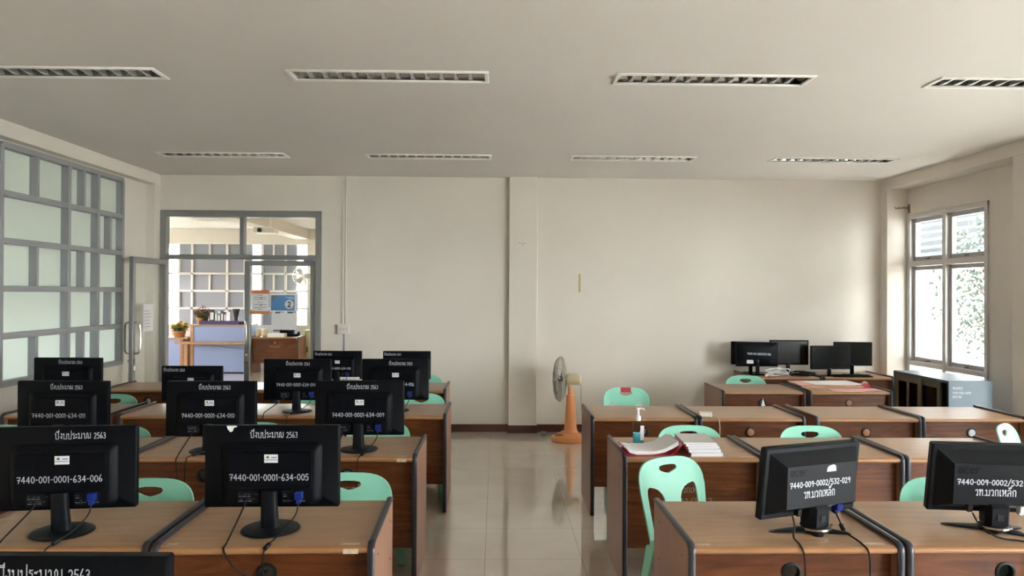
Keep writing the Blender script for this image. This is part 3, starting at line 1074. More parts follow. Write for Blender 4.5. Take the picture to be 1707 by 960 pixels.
def make_monitor(wd=0.52, ht=0.318, z0=0.084, top_text='ปีงบประมาณ 2563', code=None, text_at=0.0, tx=None, plug=True, white_label=False, sticker_pos=(0.005, 0.20)):
    """origin under the foot; the screen faces +Y, the back faces -Y"""
    o = thing('computer_monitor', '', 'monitor')
    hw = wd / 2
    z1 = z0 + ht
    s = wd / 0.52
    MB().lathe([(0.0, 0), (0.106 * s, 0), (0.112 * s, 0.003), (0.108 * s, 0.008), (0.07 * s, 0.014), (0.0, 0.016)], (0, 0, 0), 40).build('base', m_black2, o)
    nk = MB()
    rings = []
    for zz, a, b, yc in ((0.010, 0.036, 0.024, -0.012), (0.05, 0.033, 0.021, -0.016), (z0 + 0.02, 0.031, 0.019, -0.024), (z0 + 0.075, 0.030, 0.017, -0.030)):
        rings.append([(a * math.copysign(abs(math.cos(t)) ** 0.7, math.cos(t)), yc + b * math.copysign(abs(math.sin(t)) ** 0.7, math.sin(t)), zz) for t in [2 * PI * i / 20 for i in range(20)]])
    nk.loft(rings)
    nk.build('neck', m_black2, o)
    # casing: slab, then the raised back with sloped sides
    cs = MB()
    yb = 0.012
    cs.loft([rr_ring(-hw, hw, z0, z1, 0.006, 0.040), rr_ring(-hw, hw, z0, z1, 0.006, yb + 0.004), rr_ring(-hw + 0.005, hw - 0.005, z0 + 0.005, z1 - 0.005, 0.006, yb)])
    a0, a1 = -0.375 * wd, 0.375 * wd
    b0, b1 = z0 + 0.012, z1 - 0.20 * ht
    k = 0.034 * s
    cs.loft([rr_ring(a0, a1, b0, b1, 0.024 * s, yb + 0.001), rr_ring(a0 + 0.004, a1 - 0.004, b0 + 0.002, b1 - 0.004, 0.024 * s, yb - 0.006),
             rr_ring(a0 + 0.7 * k, a1 - 0.7 * k, b0 + 0.004, b1 - 0.8 * k, 0.02 * s, yb - 0.021), rr_ring(a0 + k, a1 - k, b0 + 0.005, b1 - k, 0.014 * s, yb - 0.024)])
    pz = z0 + 0.245 * ht
    cs.loft([rr_ring(a0 + k, a1 - k, pz, b1 - k, 0.01 * s, yb - 0.02), rr_ring(a0 + k + 0.002, a1 - k - 0.002, pz + 0.002, b1 - k - 0.002, 0.01 * s, yb - 0.036)])
    for j in range(4):
        zz = b1 - 0.012 * s - j * 0.007 * s
        cs.box(a0 + k + 0.01, a1 - k - 0.01, yb - 0.012 - 0.0045 * j, yb - 0.005, zz - 0.0012, zz + 0.0012)
    cs.build('casing', m_black, o)
    sc = MB()
    sc.box(-hw + 0.016, hw - 0.016, 0.0395, 0.0412, z0 + 0.024, z1 - 0.016)
    sc.build('screen', m_screen, o)
    yf = yb - 0.0362
    # port plates either side of the neck
    for (p0, p1) in ((-0.125 * s, -0.045 * s), (0.045 * s, 0.135 * s)):
        pp = MB()
        pp.box(p0, p1, yb - 0.0262, yb - 0.024, z0 + 0.022, z0 + 0.068)
        po = pp.build('port_plate', m_black2, o)
        mk = MB()
        rn = random.Random(int(p0 * 1000))
        for j in range(4):
            x = p0 + 0.006
            while x < p1 - 0.012:
                l = rn.uniform(0.004, 0.016)
                if rn.random() < 0.55:
                    hh = 0.0012 if j % 2 else 0.003
                    zz = z0 + 0.030 + j * 0.009
                    mk.add([(x, yb - 0.0266, zz), (x + l, yb - 0.0266, zz), (x + l, yb - 0.0266, zz + hh), (x, yb - 0.0266, zz + hh)], [(0, 1, 2, 3)])
                x += l + 0.004
        mk.build('port_marks', m_signgrey, po)
    if top_text:
        tw = 0.185 * s
        x = (text_at if tx is None else tx)
        write(MB(), top_text, x, z1 - 0.047 * s, 0.022 * s, yb - 0.0012, 0.0022, wid=tw).build('painted_letters', m_ink, o)
    if code:
        write(MB(), code, -0.152 * s, z0 + 0.355 * ht, 0.024 * s, yf - 0.0012, 0.0026, wid=0.305 * s).build('painted_letters', m_ink, o)
    st = MB()
    cx, cz = sticker_pos[0], z0 + 0.62 * ht
    st.box(cx - 0.025 * s, cx + 0.027 * s, yf - 0.0014, yf - 0.0002, cz - 0.016 * s, cz + 0.016 * s)
    so = st.build('sticker', m_paper, o)
    MB().add([(cx - 0.018 * s, yf - 0.0018, cz + 0.002), (cx - 0.006 * s, yf - 0.0018, cz + 0.001), (cx - 0.008 * s, yf - 0.0018, cz + 0.011 * s), (cx - 0.016 * s, yf - 0.0018, cz + 0.01 * s)], [(0, 1, 2, 3)]).build('print', m_leaf, so)
    q = MB()
    q.add([(cx + 0.002, yf - 0.0018, cz + 0.002), (cx + 0.022 * s, yf - 0.0018, cz + 0.002), (cx + 0.022 * s, yf - 0.0018, cz + 0.007 * s), (cx + 0.002, yf - 0.0018, cz + 0.007 * s)], [(0, 1, 2, 3)])
    q.add([(cx - 0.023 * s, yf - 0.0018, cz - 0.006 * s), (cx + 0.025 * s, yf - 0.0018, cz - 0.006 * s), (cx + 0.025 * s, yf - 0.0018, cz - 0.003 * s), (cx - 0.023 * s, yf - 0.0018, cz - 0.003 * s)], [(0, 1, 2, 3)])
    q.build('print', m_signblue, so)
    if white_label:
        MB().box(-0.01, hw - 0.015, yb - 0.028, yb - 0.0265, z0 + 0.004, z0 + 0.024).build('label_strip', m_paper, o)
    if plug:
        pb = MB()
        pb.box(0.098 * s, 0.128 * s, yb - 0.052, yb - 0.024, z0 + 0.040, z0 + 0.070)
        pb.box(0.104 * s, 0.122 * s, yb - 0.050, yb - 0.028, z0 + 0.026, z0 + 0.042)
        pb.build('video_plug', m_blue, o, bevel=0.002, seg=1)
    return o


def cable(o, name, pts, r=0.0032, bead=None, m=None):
    p = smooth_path(pts, 7)
    c = MB().tube(p, r, 7).build(name, m or m_rubber, o)
    if bead:
        a = p[int(len(p) * bead)]
        b = p[int(len(p) * bead) + 3]
        d = (b - a).normalized()
        e = a + d * 0.028
        MB().tube([a, a + d * 0.003, e - d * 0.003, e], 0.0085, 10).build('cable_bead', m_rubber, c)


def std_cables(o, s, front, left_to, right_to, into=None):
    """two leads from the ports over the desk's front edge (local y = front)"""
    z0 = 0.084
    lx, rx = -0.088 * s, 0.113 * s
    e = front - 0.012
    L = [(lx, -0.02, z0 + 0.05), (lx - 0.004, -0.032, z0 + 0.02), (left_to, (-0.03 + front) / 2 - 0.02, 0.02), (left_to, front + 0.02, 0.0045), (left_to + 0.004, e, -0.012)]
    Rr = [(rx, -0.03, z0 + 0.03), (rx - 0.005, -0.05, z0 - 0.01), (rx * 0.55 + right_to * 0.45, -0.09 if front < -0.12 else front * 0.6, 0.03), (right_to + 0.01, front + 0.015, 0.0045), (right_to, e, -0.012)]
    if into:
        L += [(left_to * 0.5 + into * 0.5 - 0.02, e - 0.004, -0.075), (into - 0.02, e + 0.02, -0.115), (into, e + 0.07, -0.11)]
        Rr += [(right_to - 0.005, e - 0.002, -0.06), (into + 0.006, e + 0.03, -0.105), (into + 0.004, e + 0.08, -0.11)]
    else:
        L += [(left_to + 0.01, e - 0.002, -0.08), (left_to + 0.02, e + 0.002, -0.2)]
        Rr += [(right_to - 0.006, e - 0.002, -0.08), (right_to - 0.01, e + 0.002, -0.2)]
    cable(o, 'power_cable', L)
    cable(o, 'video_cable', Rr, 0.0028, bead=0.42)


GM = 'black monitors on the door side desks'
zt = DT + 0.0005


def put(o, x, y, rz, label, group=GM):
    o.location = (x, y, zt)
    o.rotation_euler = (0, 0, R(rz))
    o['label'] = label
    o['group'] = group
    return o


m = put(make_monitor(code='7440-001-0001-634-005', text_at=-0.085), -0.872, 2.905, 1.0, 'black monitor with white code ending 005 on the aisle desk of the first full row')
std_cables(m, 1, -0.195, -0.112, 0.035, into=0.02)
MB().prism([(-0.176, 0.4015), (-0.172, 0.389), (-0.162, 0.377), (-0.153, 0.380), (-0.148, 0.394), (-0.136, 0.397), (-0.138, 0.4015)], [], lambda u, v: (u, 0.0105, v), lambda u, v: (u, 0.0118, v)).build('torn_label', m_paper, m)
m = put(make_monitor(code='7440-001-0001-634-006', text_at=-0.035), -1.655, 2.875, 7.0, 'black monitor with white code ending 006 beside the one ending 005')
std_cables(m, 1, -0.18, -0.15, 0.02)
m = put(make_monitor(code='7440-001-0001-634-009', text_at=-0.075), -0.80, 4.365, 0.5, 'black monitor with white code ending 009 on the aisle desk of the second row')
std_cables(m, 1, -0.19, -0.10, 0.03)
m = put(make_monitor(code='7440-001-0001-634-010', text_at=-0.07), -1.655, 4.15 + 0.18, 0, 'black monitor with white code ending 010 in the second row')
std_cables(m, 1, -0.17, -0.12, -0.06)
m = put(make_monitor(code='7440-001-0001-634-011', text_at=-0.07), -2.50, 4.32, 0, 'black monitor with white code ending 011 standing near the grid window')
std_cables(m, 1, -0.17, -0.12, 0.0)
m = put(make_monitor(code='7440-001-0001-634-014', text_at=-0.09), -1.535, 5.76, 0.5, 'black monitor in the third row between the glazed door and monitor 009')
std_cables(m, 1, -0.20, -0.2, -0.02)
m = put(make_monitor(code='7440-001-0001-634-016', text_at=-0.05), -0.785, 5.80, 0, 'black monitor with white code ending 016 at the aisle in the third row')
std_cables(m, 1, -0.22, -0.1, 0.02)
m = put(make_monitor(code='7440-001-0001-634-015', text_at=-0.07), -3.33, 5.82, 0, 'black monitor in the third row directly before the grid window')
std_cables(m, 1, -0.22, -0.1, 0.0)
m = put(make_monitor(0.47, 0.275, 0.064, code='7440-001-0001-634-013', tx=-0.22), -2.38, 5.84, 0, 'smaller black monitor in the third row before the open doorway')
std_cables(m, 0.9, -0.2, -0.1, 0.0)
m = put(make_monitor(0.47, 0.275, 0.073, code='7440-001-0001-634-018', tx=-0.22, white_label=True), -1.545, 7.25, 0, 'smaller black monitor with white strip in the last row, closest to the door')
std_cables(m, 0.9, -0.22, -0.1, 0.0)
m = put(make_monitor(0.465, 0.275, 0.073, code='7440-001-0001-634-017', tx=-0.22), -0.87, 7.25, 0, 'smaller black monitor at the aisle end of the last row')
std_cables(m, 0.9, -0.22, -0.1, 0.0)
m = put(make_monitor(code='7440-001-0001-634-001', text_at=-0.075), -0.905, 1.47, -1.0, 'black monitor cut off by the bottom edge, only its top strip showing')
std_cables(m, 1, -0.19, -0.1, 0.0)


# wedge-backed monitors of the window side
def make_wedge(code='7440-009-0002/532-029', tilt=7.0, white_plug=False, torn=True, leads=(), wd=0.475, ht=0.285):
    o = thing('computer_monitor', '', 'monitor')
    hw = wd / 2
    zc = 0.185
    T = Matrix.Translation((0, 0, zc)) @ Matrix.Rotation(R(tilt), 4, 'X') @ Matrix.Translation((0, 0, -zc))

    def tf(mb):
        mb.v = [tuple(T @ Vector(p)) for p in mb.v]
        return mb
    z0, z1 = 0.050, 0.050 + ht
    # foot: four flat tapering arms around a hub
    b = MB()
    for a, L, w0 in ((165, 0.185, 0.034), (15, 0.12, 0.03), (238, 0.085, 0.036), (318, 0.13, 0.034)):
        c, s_ = math.cos(R(a)), math.sin(R(a))
        rg = []
        for t_, w_, h_ in ((0.02, w0, 0.017), (0.5 * L, w0 * 0.75, 0.012), (0.92 * L, w0 * 0.42, 0.006), (L, w0 * 0.2, 0.003)):
            rg.append([(c * t_ - s_ * w_, s_ * t_ + c * w_, 0), (c * t_ - s_ * w_, s_ * t_ + c * w_, h_ * 0.6), (c * t_, s_ * t_, h_), (c * t_ + s_ * w_, s_ * t_ - c * w_, h_ * 0.6), (c * t_ + s_ * w_, s_ * t_ - c * w_, 0)])
        b.loft(rg)
    b.build('base', m_black2, o)
    MB().lathe([(0.058, 0.004), (0.058, 0.014), (0.050, 0.024), (0.0, 0.026)], (0, 0, 0), 28).build('hub', m_black2, o)
    rg = [(0.056, 0.012), (0.062, 0.012), (0.062, 0.020), (0.056, 0.020)]
    MB().loft([[(r_ * math.cos(2 * PI * i / 28), r_ * math.sin(2 * PI * i / 28), z_) for i in range(28)] for r_, z_ in rg + rg[:1]], caps=False).build('hub_ring', m_chrome, o)
    nk = MB()
    nk.loft([[(x, y, z) for x, y, z in ((-0.042, 0.03, za), (0.042, 0.03, za), (0.046, yb_, za), (0.030, ya_, za), (-0.030, ya_, za), (-0.046, yb_, za))]
             for za, yb_, ya_ in ((0.022, -0.018, -0.042), (0.06, -0.021, -0.045), (0.094, -0.023, -0.048), (0.110, -0.014, -0.034))])
    n_ = nk.build('neck', m_black2, o)
    MB().loft([[(-0.012 + 0.0, -0.0462, 0.045), (0.012, -0.0462, 0.045), (0.012, -0.0478, 0.069), (-0.012, -0.0478, 0.069)], [(-0.012, -0.0470, 0.045), (0.012, -0.0470, 0.045), (0.012, -0.0493, 0.069), (-0.012, -0.0493, 0.069)]]).build('emblem', m_trim, n_)
    cs = MB()
    yb = 0.016
    px, pt, pb_ = 0.055, 0.062, 0.062
    back = -0.048
    cs.loft([rr_ring(-hw, hw, z0, z1, 0.008, 0.045), rr_ring(-hw, hw, z0, z1, 0.008, yb + 0.006), rr_ring(-hw + 0.006, hw - 0.006, z0 + 0.006, z1 - 0.006, 0.006, yb)])
    # sloping shoulders, thicker below, with a flat back plate
    pl = (-hw + px + 0.012, hw - 0.068, z0 + pb_, z1 - pt)
    ring0 = [(-hw + 0.02, yb + 0.001, z0 + 0.02), (hw - 0.02, yb + 0.001, z0 + 0.02), (hw - 0.02, yb + 0.001, z1 - 0.02), (-hw + 0.02, yb + 0.001, z1 - 0.02)]
    ring1 = [(pl[0], back, pl[2]), (pl[1], back, pl[2]), (pl[1], back + 0.014, pl[3]), (pl[0], back + 0.014, pl[3])]
    cs.loft([ring0, ring1])
    tf(cs).build('casing', m_black2, o)
    tf(MB().box(-hw + 0.018, hw - 0.018, 0.0447, 0.0462, z0 + 0.03, z1 - 0.018)).build('screen', m_screen, o)
    # vent slots on the upper shoulder
    vt = MB()
    sl_y = lambda z: yb + 0.001 + (back + 0.014 - yb - 0.001) * ((z1 - 0.02) - z) / ((z1 - 0.02) - pl[3])
    n = 34
    va, vb = pl[0] + 0.004, pl[1] - 0.006
    for j in range(n):
        x = va + (vb - va) * j / n
        za, zb = pl[3] + 0.006, pl[3] + 0.028
        ya, y_b = sl_y(za) - 0.0012, sl_y(zb) - 0.0012
        vt.add([(x, ya, za), (x + 0.0055, ya, za), (x + 0.0055, y_b, zb), (x, y_b, zb)], [(0, 1, 2, 3)])
    tf(vt).build('vent_slots', m_rubber, o, smooth=False)
    fy = lambda z: back + 0.014 * (z - pl[2]) / (pl[3] - pl[2])
    t = MB()
    zz = pl[2] + 0.080
    write(t, code, pl[0] + 0.012, zz, 0.021, 0, 0.0034, wid=0.30)
    write(t, 'วท.มวกเหล็ก', pl[0] + 0.080, zz - 0.043, 0.025, 0, 0.0034, wid=0.155)
    t.v = [(x, fy(z) - 0.0012 + y, z) for x, y, z in t.v]
    tf(t).build('painted_letters', m_ink, o)
    t = MB()
    write(t, 'acer', pl[0] + 0.012, pl[3] - 0.034, 0.026, 0, 0.0052, wid=0.085, jit=0)
    t.v = [(x, fy(z) - 0.001 + y, z) for x, y, z in t.v]
    tf(t).build('maker_letters', m_black, o)
    if torn:
        q = [(0.02, 0.0), (0.066, 0.0), (0.064, 0.02), (0.054, 0.026), (0.03, 0.022), (0.022, 0.014)]
        t = MB().prism(q, [], lambda u, v: (u, fy(pl[3] - 0.03 + v) - 0.0014, pl[3] - 0.03 + v), lambda u, v: (u, fy(pl[3] - 0.03 + v) - 0.0003, pl[3] - 0.03 + v))
        tf(t).build('torn_sticker', m_paper, o)
    us = lambda z: yb + 0.001 + (back - yb - 0.001) * (z - z0 - 0.02) / (pl[2] - z0 - 0.02)
    t = MB()
    za, zb = pl[2] - 0.034, pl[2] - 0.006
    t.add([(0.048, us(za) - 0.0016, za), (0.092, us(za) - 0.0016, za), (0.092, us(zb) - 0.0016, zb), (0.048, us(zb) - 0.0016, zb)], [(0, 1, 2, 3)])
    tf(t).build('spec_label', m_paper, o)
    t = MB().box(0.082, 0.112, us(pl[2] - 0.02) - 0.03, us(pl[2] - 0.02) + 0.002, pl[2] - 0.032, pl[2] - 0.004).box(0.088, 0.106, us(pl[2] - 0.03) - 0.03, us(pl[2] - 0.03) - 0.008, pl[2] - 0.05, pl[2] - 0.03)
    tf(t).build('video_plug', m_paper if white_plug else m_blue, o, bevel=0.002, seg=1)
    t = MB().box(-0.112, -0.092, us(pl[2] - 0.015) - 0.02, us(pl[2] - 0.015) + 0.004, pl[2] - 0.035, pl[2] - 0.006)
    tf(t).build('power_plug', m_rubber, o, bevel=0.002, seg=1)
    for nm, pts, bead in leads:
        cable(o, nm, pts, 0.0034, bead=bead)
    return o


GA = 'wedge backed black monitors on the front window side desks'
rzA = 20
yA = 2.885


def to_local(o_loc, rz, pts):
    Mi = (Matrix.Translation(o_loc) @ Matrix.Rotation(R(rz), 4, 'Z')).inverted()
    return [tuple(Mi @ Vector(p)) for p in pts]


ed = 2.69
locA = (1.255, 2.885, zt)
leadA = [('power_cable', to_local(locA, rzA, [(1.135, 2.805, 0.805), (1.136, 2.785, 0.77), (1.118, 2.75, 0.74), (1.125, 2.71, 0.726), (1.128, 2.68, 0.70), (1.13, 2.672, 0.62), (1.13, 2.68, 0.45), (1.12, 2.69, 0.3)]), None),
         ('video_cable', to_local(locA, rzA, [(1.338, 2.885, 0.795), (1.342, 2.86, 0.77), (1.335, 2.80, 0.745), (1.36, 2.72, 0.727), (1.368, 2.68, 0.70), (1.368, 2.672, 0.6), (1.36, 2.68, 0.4), (1.35, 2.69, 0.3)]), 0.2)]
m = put(make_wedge(leads=leadA), *locA[:2], rzA, 'wedge backed black monitor with code ending 029 turned askew on the aisle desk', GA)
locB = (1.978, 2.895, zt)
leadB = [('power_cable', to_local(locB, -7, [(1.852, 2.835, 0.805), (1.858, 2.80, 0.77), (1.90, 2.76, 0.735), (1.97, 2.74, 0.728), (2.02, 2.70, 0.727), (2.03, 2.675, 0.70), (2.03, 2.672, 0.6), (2.02, 2.69, 0.4)]), None),
         ('video_cable', to_local(locB, -7, [(2.05, 2.80, 0.80), (2.065, 2.78, 0.775), (2.12, 2.76, 0.745), (2.2, 2.72, 0.727), (2.22, 2.675, 0.70), (2.22, 2.672, 0.5)]), 0.3)]
m = put(make_wedge(code='7440-009-0002/532-028', tilt=11, white_plug=True, torn=False, leads=leadB), *locB[:2], -7, 'wedge backed black monitor with white video plug, cut by the picture edge', GA)

# ================================================================== CHAIRS
def make_chair():
    """front faces -Y, back rest at +Y, origin on the floor under the seat"""
    o = thing('plastic_chair', '', 'chair')
    # back rest: outline in (u, v), v up from the seat
    W, HT = 0.214, 0.395
    ol = [(-0.19, 0.0), (0.19, 0.0), (0.203, 0.13), (W, 0.24)]
    for a in range(0, 181, 9):
        c, s_ = math.cos(R(a)), math.sin(R(a))
        ol.append((W * math.copysign(abs(c) ** 0.62, c) if abs(c) > 1e-6 else 0.0, 0.255 + (HT - 0.255) * abs(s_) ** 0.72))
    ol += [(-W, 0.24), (-0.203, 0.13)]
    hd = [(-0.06, 0.341), (-0.052, 0.354), (-0.024, 0.358), (0.024, 0.358), (0.052, 0.354), (0.06, 0.341), (0.052, 0.331), (0.024, 0.320), (0, 0.314), (-0.024, 0.320), (-0.052, 0.331)]
    op = [(0.056, 0.03), (0.053, 0.12), (0.053, 0.188), (0.064, 0.214), (0.086, 0.238), (0.116, 0.252), (0.146, 0.258), (0.158, 0.249), (0.164, 0.22), (0.161, 0.12), (0.154, 0.03)]
    op2 = [(-a, b) for a, b in reversed(op)]

    def bend(u, v, off):
        lean = 0.185 + 0.22 * v + 0.12 * v * v
        return (u, lean - 0.30 * u * u * (0.5 + v) - 0.55 * max(0.0, abs(u) - 0.15) ** 1.5 + off, 0.392 + v * 0.985)
    b = MB().prism(ol, [hd, op, op2], lambda u, v: bend(u, v, 0.0045), lambda u, v: bend(u, v, -0.0045), grid=0.017)
    b.build('backrest', m_mint, o, angle=50)
    # seat: dished plate with a rolled skirt
    def seat_ring(k, z, n=6):
        pts = rrect(-0.222 * k, 0.222 * k, -0.215 * k, 0.205 * k, 0.06, n)
        return [(x * (1 - 0.10 * (y_ + 0.215) / 0.42), y_, z) for x, y_ in pts]
    st = MB()
    st.loft([seat_ring(0.985, 0.360), seat_ring(1.0, 0.363), seat_ring(1.0, 0.387), seat_ring(0.975, 0.399), seat_ring(0.9, 0.399), seat_ring(0.6, 0.389), seat_ring(0.25, 0.386)])
    st.build('seat', m_mint, o, angle=60)
    for sx in (-1, 1):
        for (xt, yt, xb, yb_) in ((0.19, -0.175, 0.215, -0.215), (0.172, 0.165, 0.20, 0.245)):
            lg = MB()
            rings = []
            sy = 1 if yt > 0 else -1
            for t_, a, bb in ((0, 0.030, 0.030), (0.35, 0.026, 0.026), (1.0, 0.019, 0.019)):
                cx, cy, z = sx * (xt + (xb - xt) * t_), yt + (yb_ - yt) * t_, 0.375 * (1 - t_)
                rings.append([(cx + sx * a, cy + sy * bb, z), (cx - sx * a, cy + sy * bb, z), (cx - sx * a, cy + sy * (bb - 0.010), z), (cx + sx * (a - 0.010), cy + sy * (bb - 0.010), z), (cx + sx * (a - 0.010), cy - sy * bb, z), (cx + sx * a, cy - sy * bb, z)])
            lg.loft(rings)
            lg.build('leg', m_mint, o, bevel=0.003, seg=2)
    return o


chair0 = make_chair()
GC1, GC2 = 'mint plastic chairs on the door side of the aisle', 'mint plastic chairs on the window side of the aisle'
# x, y of the seat centre, turn
chairs = [
    (1.035, 3.66, 27, 'mint plastic chair pulled out whole between the first two window side rows', GC2),
    (2.05, 3.20, -20, 'mint plastic chair tucked at the front desk directly behind the monitor with white plug', GC2),
    (1.27, 4.57, 0, 'mint plastic chair tucked behind the desk with the open binder', GC2),
    (2.07, 4.56, 0, 'mint plastic chair tucked behind the empty desk beyond the monitor ending 029', GC2),
    (3.60, 4.70, 42, 'mint plastic chair turned sideways at the window end, behind the monitor with white plug', GC2),
    (1.21, 6.53, 2, 'mint plastic chair with a red label across its handle, beside the orange fan', GC2),
    (2.62, 7.55, -8, 'mint plastic chair behind the desk with a paper scrap, near the back monitors', GC2),
    (-0.70, 3.29, 0, 'mint plastic chair behind the aisle desk of monitor 005', GC1),
    (-1.59, 3.18, 0, 'mint plastic chair seen between monitors 005 and 006', GC1),
    (-0.78, 4.72, 0, 'mint plastic chair hidden behind monitor 009 at the aisle', GC1),
    (-1.58, 4.66, 0, 'mint plastic chair with only its top arc showing over monitor 005', GC1),
    (-2.40, 4.52, 0, 'mint plastic chair seen between monitors 006 and 010', GC1),
    (-3.15, 4.55, 0, 'mint plastic chair cut off by the picture edge beneath the grid window', GC1),
    (-0.64, 6.10, 0, 'mint plastic chair behind monitor 016 at the aisle', GC1),
    (-1.45, 6.05, 0, 'mint plastic chair glimpsed under the monitor beside monitor 009', GC1),
    (-2.36, 6.0, 0, 'mint plastic chair peeking out beside monitor 010', GC1),
    (-3.19, 5.99, 0, 'mint plastic chair in front of the empty desks by the grid window', GC1),
    (-0.77, 7.53, 0, 'mint plastic chair behind the aisle end of the last row, dooor side', GC1),
]
for i, (x, y, rz, lab, grp) in enumerate(chairs):
    o = chair0 if i == 0 else copy_thing(chair0)
    o.location = (x, y, 0)
    o.rotation_euler = (0, 0, R(rz))
    o['label'] = lab.replace('dooor', 'door')
    o['group'] = grp
    if i == 5:
        # label round the top rail and papers pushed behind the openings
        bend = lambda u, v, off: (u, 0.185 + 0.22 * v + 0.12 * v * v - 0.30 * u * u * (0.5 + v) + off, 0.392 + v * 0.985)
        q = MB().prism(rrect(-0.048, 0.048, 0.350, 0.393, 0.003, 1), [], lambda u, v: bend(u, v, -0.0056), lambda u, v: bend(u, v, -0.0048))
        q.build('red_label', m_red, o)
        for s_ in (-1, 1):
            q = MB().prism(rrect(s_ * 0.108 - 0.06, s_ * 0.108 + 0.06, 0.02, 0.25, 0.004, 1), [], lambda u, v: bend(u, v, 0.012), lambda u, v: bend(u, v, 0.016))
            q.build('tucked_sheet', m_paper, o)

# ================================================================== FAN
fan = thing('pedestal_fan', 'orange pedestal fan with grey wire cage standing by the wall pillar', 'fan', (0.805, 8.22, 0), R(-14))
b = MB()
rings = []
for k, z in ((0.93, 0.0), (1.0, 0.006), (1.0, 0.045), (0.93, 0.062), (0.72, 0.085), (0.50, 0.105), (0.42, 0.118)):
    rings.append([(0.185 * k * math.cos(2 * PI * i / 32) + 0.03 * (1 - k), 0.135 * k * math.sin(2 * PI * i / 32), z) for i in range(32)])
b.loft(rings)
bo = b.build('base', m_orange, fan)
for i in range(5):
    MB().box(-0.135 + 0.021 * i, -0.12 + 0.021 * i, -0.075 - 0.012 * i, -0.06 - 0.012 * i, 0.068 + 0.003 * i, 0.086 + 0.0025 * i).build('button', m_brownmark, bo, bevel=0.002, seg=1)
b = MB()
b.lathe([(0.085, 0.105), (0.072, 0.13), (0.064, 0.20), (0.056, 0.35), (0.048, 0.49), (0.050, 0.505), (0.046, 0.515), (0.0, 0.515)], (0.03, 0, 0), 28)
b.build('column', m_orange, fan)
b = MB()
b.lathe([(0.031, 0.50), (0.031, 0.60), (0.028, 0.625)], (0.03, 0, 0), 20)
b.build('neck', m_orange, fan)
b = MB()
b.lathe([(0.0, -0.045), (0.05, -0.045), (0.063, -0.03), (0.066, 0.01), (0.063, 0.075), (0.055, 0.10), (0.03, 0.115), (0.0, 0.118)], (0.035, 0, 0.69), 26, axis='X')
b.lathe([(0.035, 0.60), (0.04, 0.635)], (0.03, 0, 0), 16)
b.build('motor', m_cream, fan)
cx, cz, RR = -0.085, 0.69, 0.25


def cage(depth, n, bulge):
    mb = MB()
    for i in range(n):
        a = 2 * PI * i / n
        pts = []
        for t_ in (0.12, 0.4, 0.7, 0.9, 1.0):
            r_ = RR * t_
            x = cx + depth + bulge * math.sqrt(max(0, 1 - t_ ** 3))
            aa = a + 0.25 * (1 - t_)
            pts.append((x, r_ * math.cos(aa), cz + r_ * math.sin(aa)))
        mb.tube(pts, 0.0018 if i % 6 else 0.0045, 4)
    for t_ in (0.12, 0.55, 1.0):
        r_ = RR * t_
        x = cx + depth + bulge * math.sqrt(max(0, 1 - t_ ** 3))
        mb.tube([(x, r_ * math.cos(2 * PI * i / 40), cz + r_ * math.sin(2 * PI * i / 40)) for i in range(40)], 0.004 if t_ == 1.0 else 0.0022, 6, closed=True)
    return mb


cage(-0.004, 60, -0.065).build('front_guard', m_cage, fan)
cage(0.004, 60, 0.05).build('rear_guard', m_cage, fan)
for k in range(3):
    b = MB()
    a0 = k * 2 * PI / 3 + 0.5
    rings = []
    for t_, half, tw in ((0.03, 0.25, 0.5), (0.09, 0.42, 0.42), (0.16, 0.48, 0.33), (0.215, 0.32, 0.26)):
        ring = []
        for u in (-1, -0.5, 0, 0.5, 1):
            aa = a0 + u * half
            ring.append((cx - 0.008 + u * 0.022 * tw * 2, t_ * math.cos(aa), cz + t_ * math.sin(aa)))
        rings.append(ring)
    b.loft(rings, closed=False, caps=False)
    bo = b.build('blade', m_blade, fan)
    sm = bo.modifiers.new('solid', 'SOLIDIFY'); sm.thickness = 0.003
MB().lathe([(0.0, -0.03), (0.02, -0.028), (0.03, -0.015), (0.03, 0.03)], (cx, 0, cz), 18, axis='X').build('hub', m_trim, fan)
cable(fan, 'power_cord', [(0.13, 0.0, 0.66), (0.145, 0.0, 0.6), (0.15, 0.01, 0.4), (0.17, 0.02, 0.2), (0.20, 0.06, 0.06), (0.22, 0.12, 0.004), (0.24, 0.25, 0.004)], 0.003, m=m_signgrey)

tag(MB().box(-0.03, 0.03, -0.02, 0.02, 0, 0.035).box(-0.022, -0.014, -0.006, 0.006, 0.03, 0.05).build('floor_plug', m_signgrey, loc=(0.56, 8.60, 0), bevel=0.004), 'small grey plug block lying on the floor by the pillar', 'plug')

